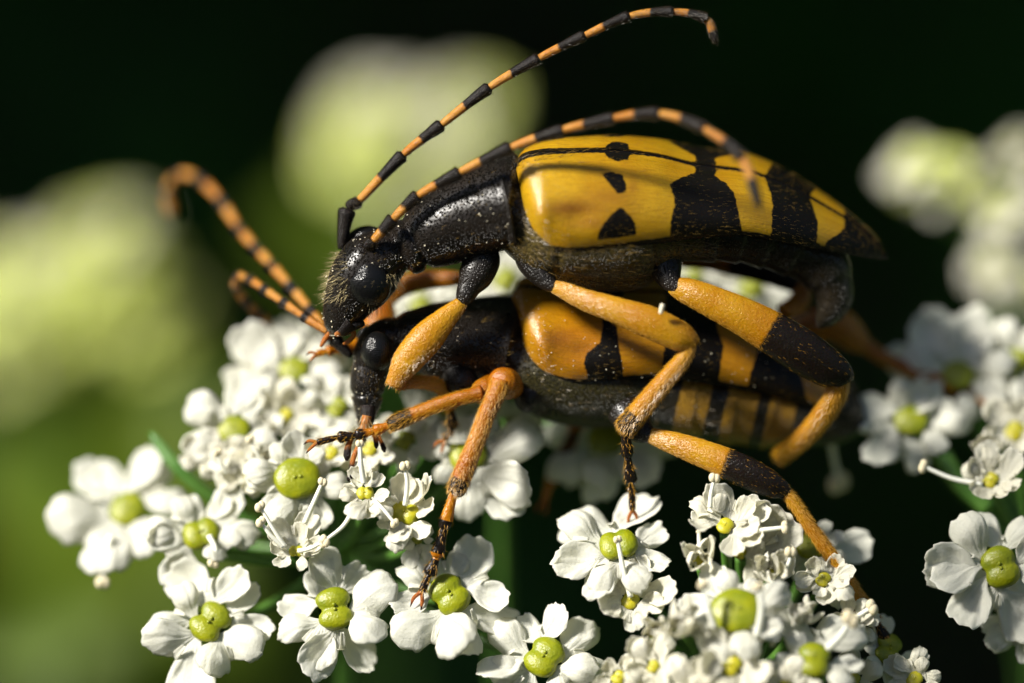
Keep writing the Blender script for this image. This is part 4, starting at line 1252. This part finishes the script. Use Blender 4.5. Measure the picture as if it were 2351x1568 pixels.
# ------------------------------------------------------------------ blurred umbels behind
def far_flower_mesh(mat):
    vs, fs, fm = [], [], []
    for i in range(5):
        G = PETALS[i]
        a = i*2*math.pi/5
        co = np.zeros(len(G.vertices)*3); G.vertices.foreach_get('co', co); co = co.reshape(-1, 3)
        R = np.array([[math.cos(a), -math.sin(a), 0], [math.sin(a), math.cos(a), 0], [0, 0, 1]])
        k = len(vs); vs += list((co + [0.15, 0, 0]) @ R.T)
        for q in G.polygons: fs.append(tuple(k+v for v in q.vertices)); fm.append(0)
    S = STYLO[0]; co = np.zeros(len(S.vertices)*3); S.vertices.foreach_get('co', co); co = co.reshape(-1, 3)*0.42
    k = len(vs); vs += list(co)
    for q in S.polygons: fs.append(tuple(k+v for v in q.vertices)); fm.append(1)
    return make_mesh('far_flower', np.array(vs), fs, [mat, 'stylopodium'], fmat=fm)
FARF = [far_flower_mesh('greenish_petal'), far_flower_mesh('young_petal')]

def far_umbel(label, x, y, dz, rx, ry, count, fr, root, tilt=(-0.40, 0.66, 0.64), lobes=None, white=0.25):
    """umbel dz cm behind the beetles; (x,y) where it stands, rx/ry half size on the grid"""
    w = -dz/U
    k = (DIST + dz)/DIST
    um = empty('flower_umbel', W(p(x, y, w)))
    tag(um, label, 'flower umbel', 'blurred umbels standing behind')
    hub = p(x, y + ry*0.9, w)
    for i in range(count):
        if lobes:
            lx, ly, lr = lobes[i % len(lobes)]
        else:
            lx, ly, lr = 0, 0, 1
        a = RNG.uniform(0, 2*math.pi); r = math.sqrt(RNG.random())*lr
        c = p(x + (lx + r*math.cos(a))*rx, y + (ly + r*math.sin(a))*ry, w + RNG.uniform(-0.25, 0.25)*rx*k + 0.3*rx*k*math.sin(a))
        n = norm(np.array(tilt) + RNG.normal(size=3)*0.22)
        F = frame(n, RNG.normal(size=3))
        M = np.eye(4); M[:3, :3] = RCAM @ F * (fr*U*k*RNG.uniform(0.8, 1.15)); M[:3, 3] = W(c)
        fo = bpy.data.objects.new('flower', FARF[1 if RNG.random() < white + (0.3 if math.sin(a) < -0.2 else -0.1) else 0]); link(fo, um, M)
        b = c - n*fr*0.4
        pts = [(*(q*np.array([1, -1, 1])), 5.5) for q in (b, b*0.5+hub*0.5 - n*20, hub)]
        tube_obj('pedicel', pts, 'stem_green', um, n=10, mm=6, flat=1.0)
    main_stem(um, (x, y + ry*0.9, w), root, 18)
    return um
far_umbel('large pale blurred umbel behind the upper beetle\'s upright antenna', 940, 335, 4.6, 180, 170, 70, 54, (-4.0, 22.0, GROUND_Z),
          white=0.35, lobes=[(-0.58, -0.30, 0.50), (0.60, -0.42, 0.44), (-0.1, 0.45, 0.62), (-0.62, 0.30, 0.45), (0.35, 0.25, 0.55)])
far_umbel('bright blurred umbel behind the lower beetle\'s curled antenna', 180, 690, 4.8, 250, 200, 120, 56, (-14.0, 20.0, GROUND_Z),
          lobes=[(0.2, -0.5, 0.5), (-0.3, 0.1, 0.6), (-0.75, 0.0, 0.5), (0.35, 0.2, 0.55), (-0.6, 0.55, 0.5)], white=0.2)
far_umbel('dim blurred umbel beyond the pointed tips of the wing cases', 2310, 470, 2.1, 200, 180, 26, 60, (12.0, 18.0, GROUND_Z),
          white=0.75, lobes=[(-0.85, -0.4, 0.3), (-0.1, -0.3, 0.5), (0.3, 0.2, 0.6), (0.3, 0.7, 0.5)])

# leafy shoots, out of focus, below the bright umbel
def leaf_shoot(label, spots, mat='meadow_leaf', dz=6.5):
    x0, y0 = spots[0][0], spots[0][1]
    sh = empty('leafy_plant', W(p(x0, y0, -dz/U)))
    tag(sh, label, 'plant', 'leafy shoots behind')
    for (x, y, dzz, l, wd, ang, tl) in spots:
        k = (DIST + dzz)/DIST
        a = math.radians(ang)
        d = np.array([math.cos(a)*math.cos(tl), math.sin(a)*math.cos(tl), math.sin(tl)])
        s = norm(np.cross([0.2, 0.3, 0.93], d)); nn = np.cross(d, s)
        n_, m_ = 14, 7; V = np.zeros((n_, m_, 3))
        for i in range(n_):
            u = i/(n_-1); ww = wd*math.sin(math.pi*min(1, u*0.92+0.05))**0.8
            c = p(x, y, -dzz/U) + d*l*u*1.0 - nn*l*0.15*u*u
            for j in range(m_):
                v = j/(m_-1)*2-1
                V[i, j] = c + s*ww*v + nn*ww*0.35*abs(v) + nn*ww*0.05*math.sin(u*20)*v
        o = mobj('leaf', W(V.reshape(-1, 3)), grid_faces(n_, m_, False), mat, sh)
    main_stem(sh, (x0, y0, -dz/U), (W(p(x0, y0, -dz/U))[0]*1.2, 22.0, GROUND_Z), 20)
leaf_shoot('yellowish green blurred leaves below the bright umbel', [
    (330, 1350, 6.0, 420, 120, 150, 0.2), (330, 1350, 6.2, 430, 130, 95, 0.3), (330, 1350, 6.5, 350, 120, 45, 0.2), (330, 1350, 6.0, 460, 130, 205, 0.2),
    (330, 1350, 6.3, 380, 130, 265, 0.2), (330, 1350, 6.8, 420, 110, 330, 0.2), (250, 1150, 7.0, 300, 110, 110, 0.3), (180, 1100, 6.6, 320, 110, 170, 0.2), (300, 1000, 7.0, 280, 100, 20, 0.3)])
leaf_shoot('green blurred leaves beneath the large pale umbel', [
    (850, 640, 8.0, 260, 70, 120, 0.2), (850, 640, 8.0, 280, 80, 70, 0.3), (850, 640, 8.2, 260, 70, 150, 0.2), (850, 640, 8.3, 240, 70, 35, 0.2)], dz=8.0)

# a leafy twig added out of the picture to shade the far right umbel
TX, TY, TW = [float(v) for v in (np.array([2450, -1350, -200]) + Lc*4000)*np.array([1, -1, 1])]
tw = empty('shade_twig', W(p(TX, TY, TW)))
tag(tw, 'unseen leafy twig added above the umbels for shade', 'twig')
for k, (dx, dy, dw, ang, l) in enumerate([(0, 0, 0, 20, 460), (60, 60, 60, -40, 420), (-100, 40, -40, 100, 340), (-40, 160, 0, -110, 380)]):
    a = math.radians(ang); d = np.array([math.cos(a), math.sin(a), 0.1]); nn = norm(Lc + np.array([0.1, 0.2, 0.1])*(k-1)); d = norm(d - nn*np.dot(d, nn)); sdv = np.cross(nn, d)
    V = np.zeros((14, 7, 3))
    for i in range(14):
        u_ = i/13; ww = 150*math.sin(math.pi*min(1, u_*0.93+0.04))**0.8
        for j in range(7):
            v = j/3-1
            V[i, j] = p(TX+dx, TY+dy, TW+dw) + d*l*u_ + sdv*ww*v + nn*(ww*0.2*abs(v) - l*0.12*u_*u_)
    mobj('leaf', W(V.reshape(-1, 3)), grid_faces(14, 7, False), 'meadow_leaf', tw)
L = tube([(TX, TY, TW, 16), (TX-300, TY-500, TW-200, 22), (-700, -2400, 1500, 30), (-2500, -3000, -2000, 60), (-4000, -3000, -14000, 120), (-5000, -1800, -30000, 200)], 60, 10, 1.0)
mobj('branch', W(L.flat()), L.faces(), 'bark', tw)
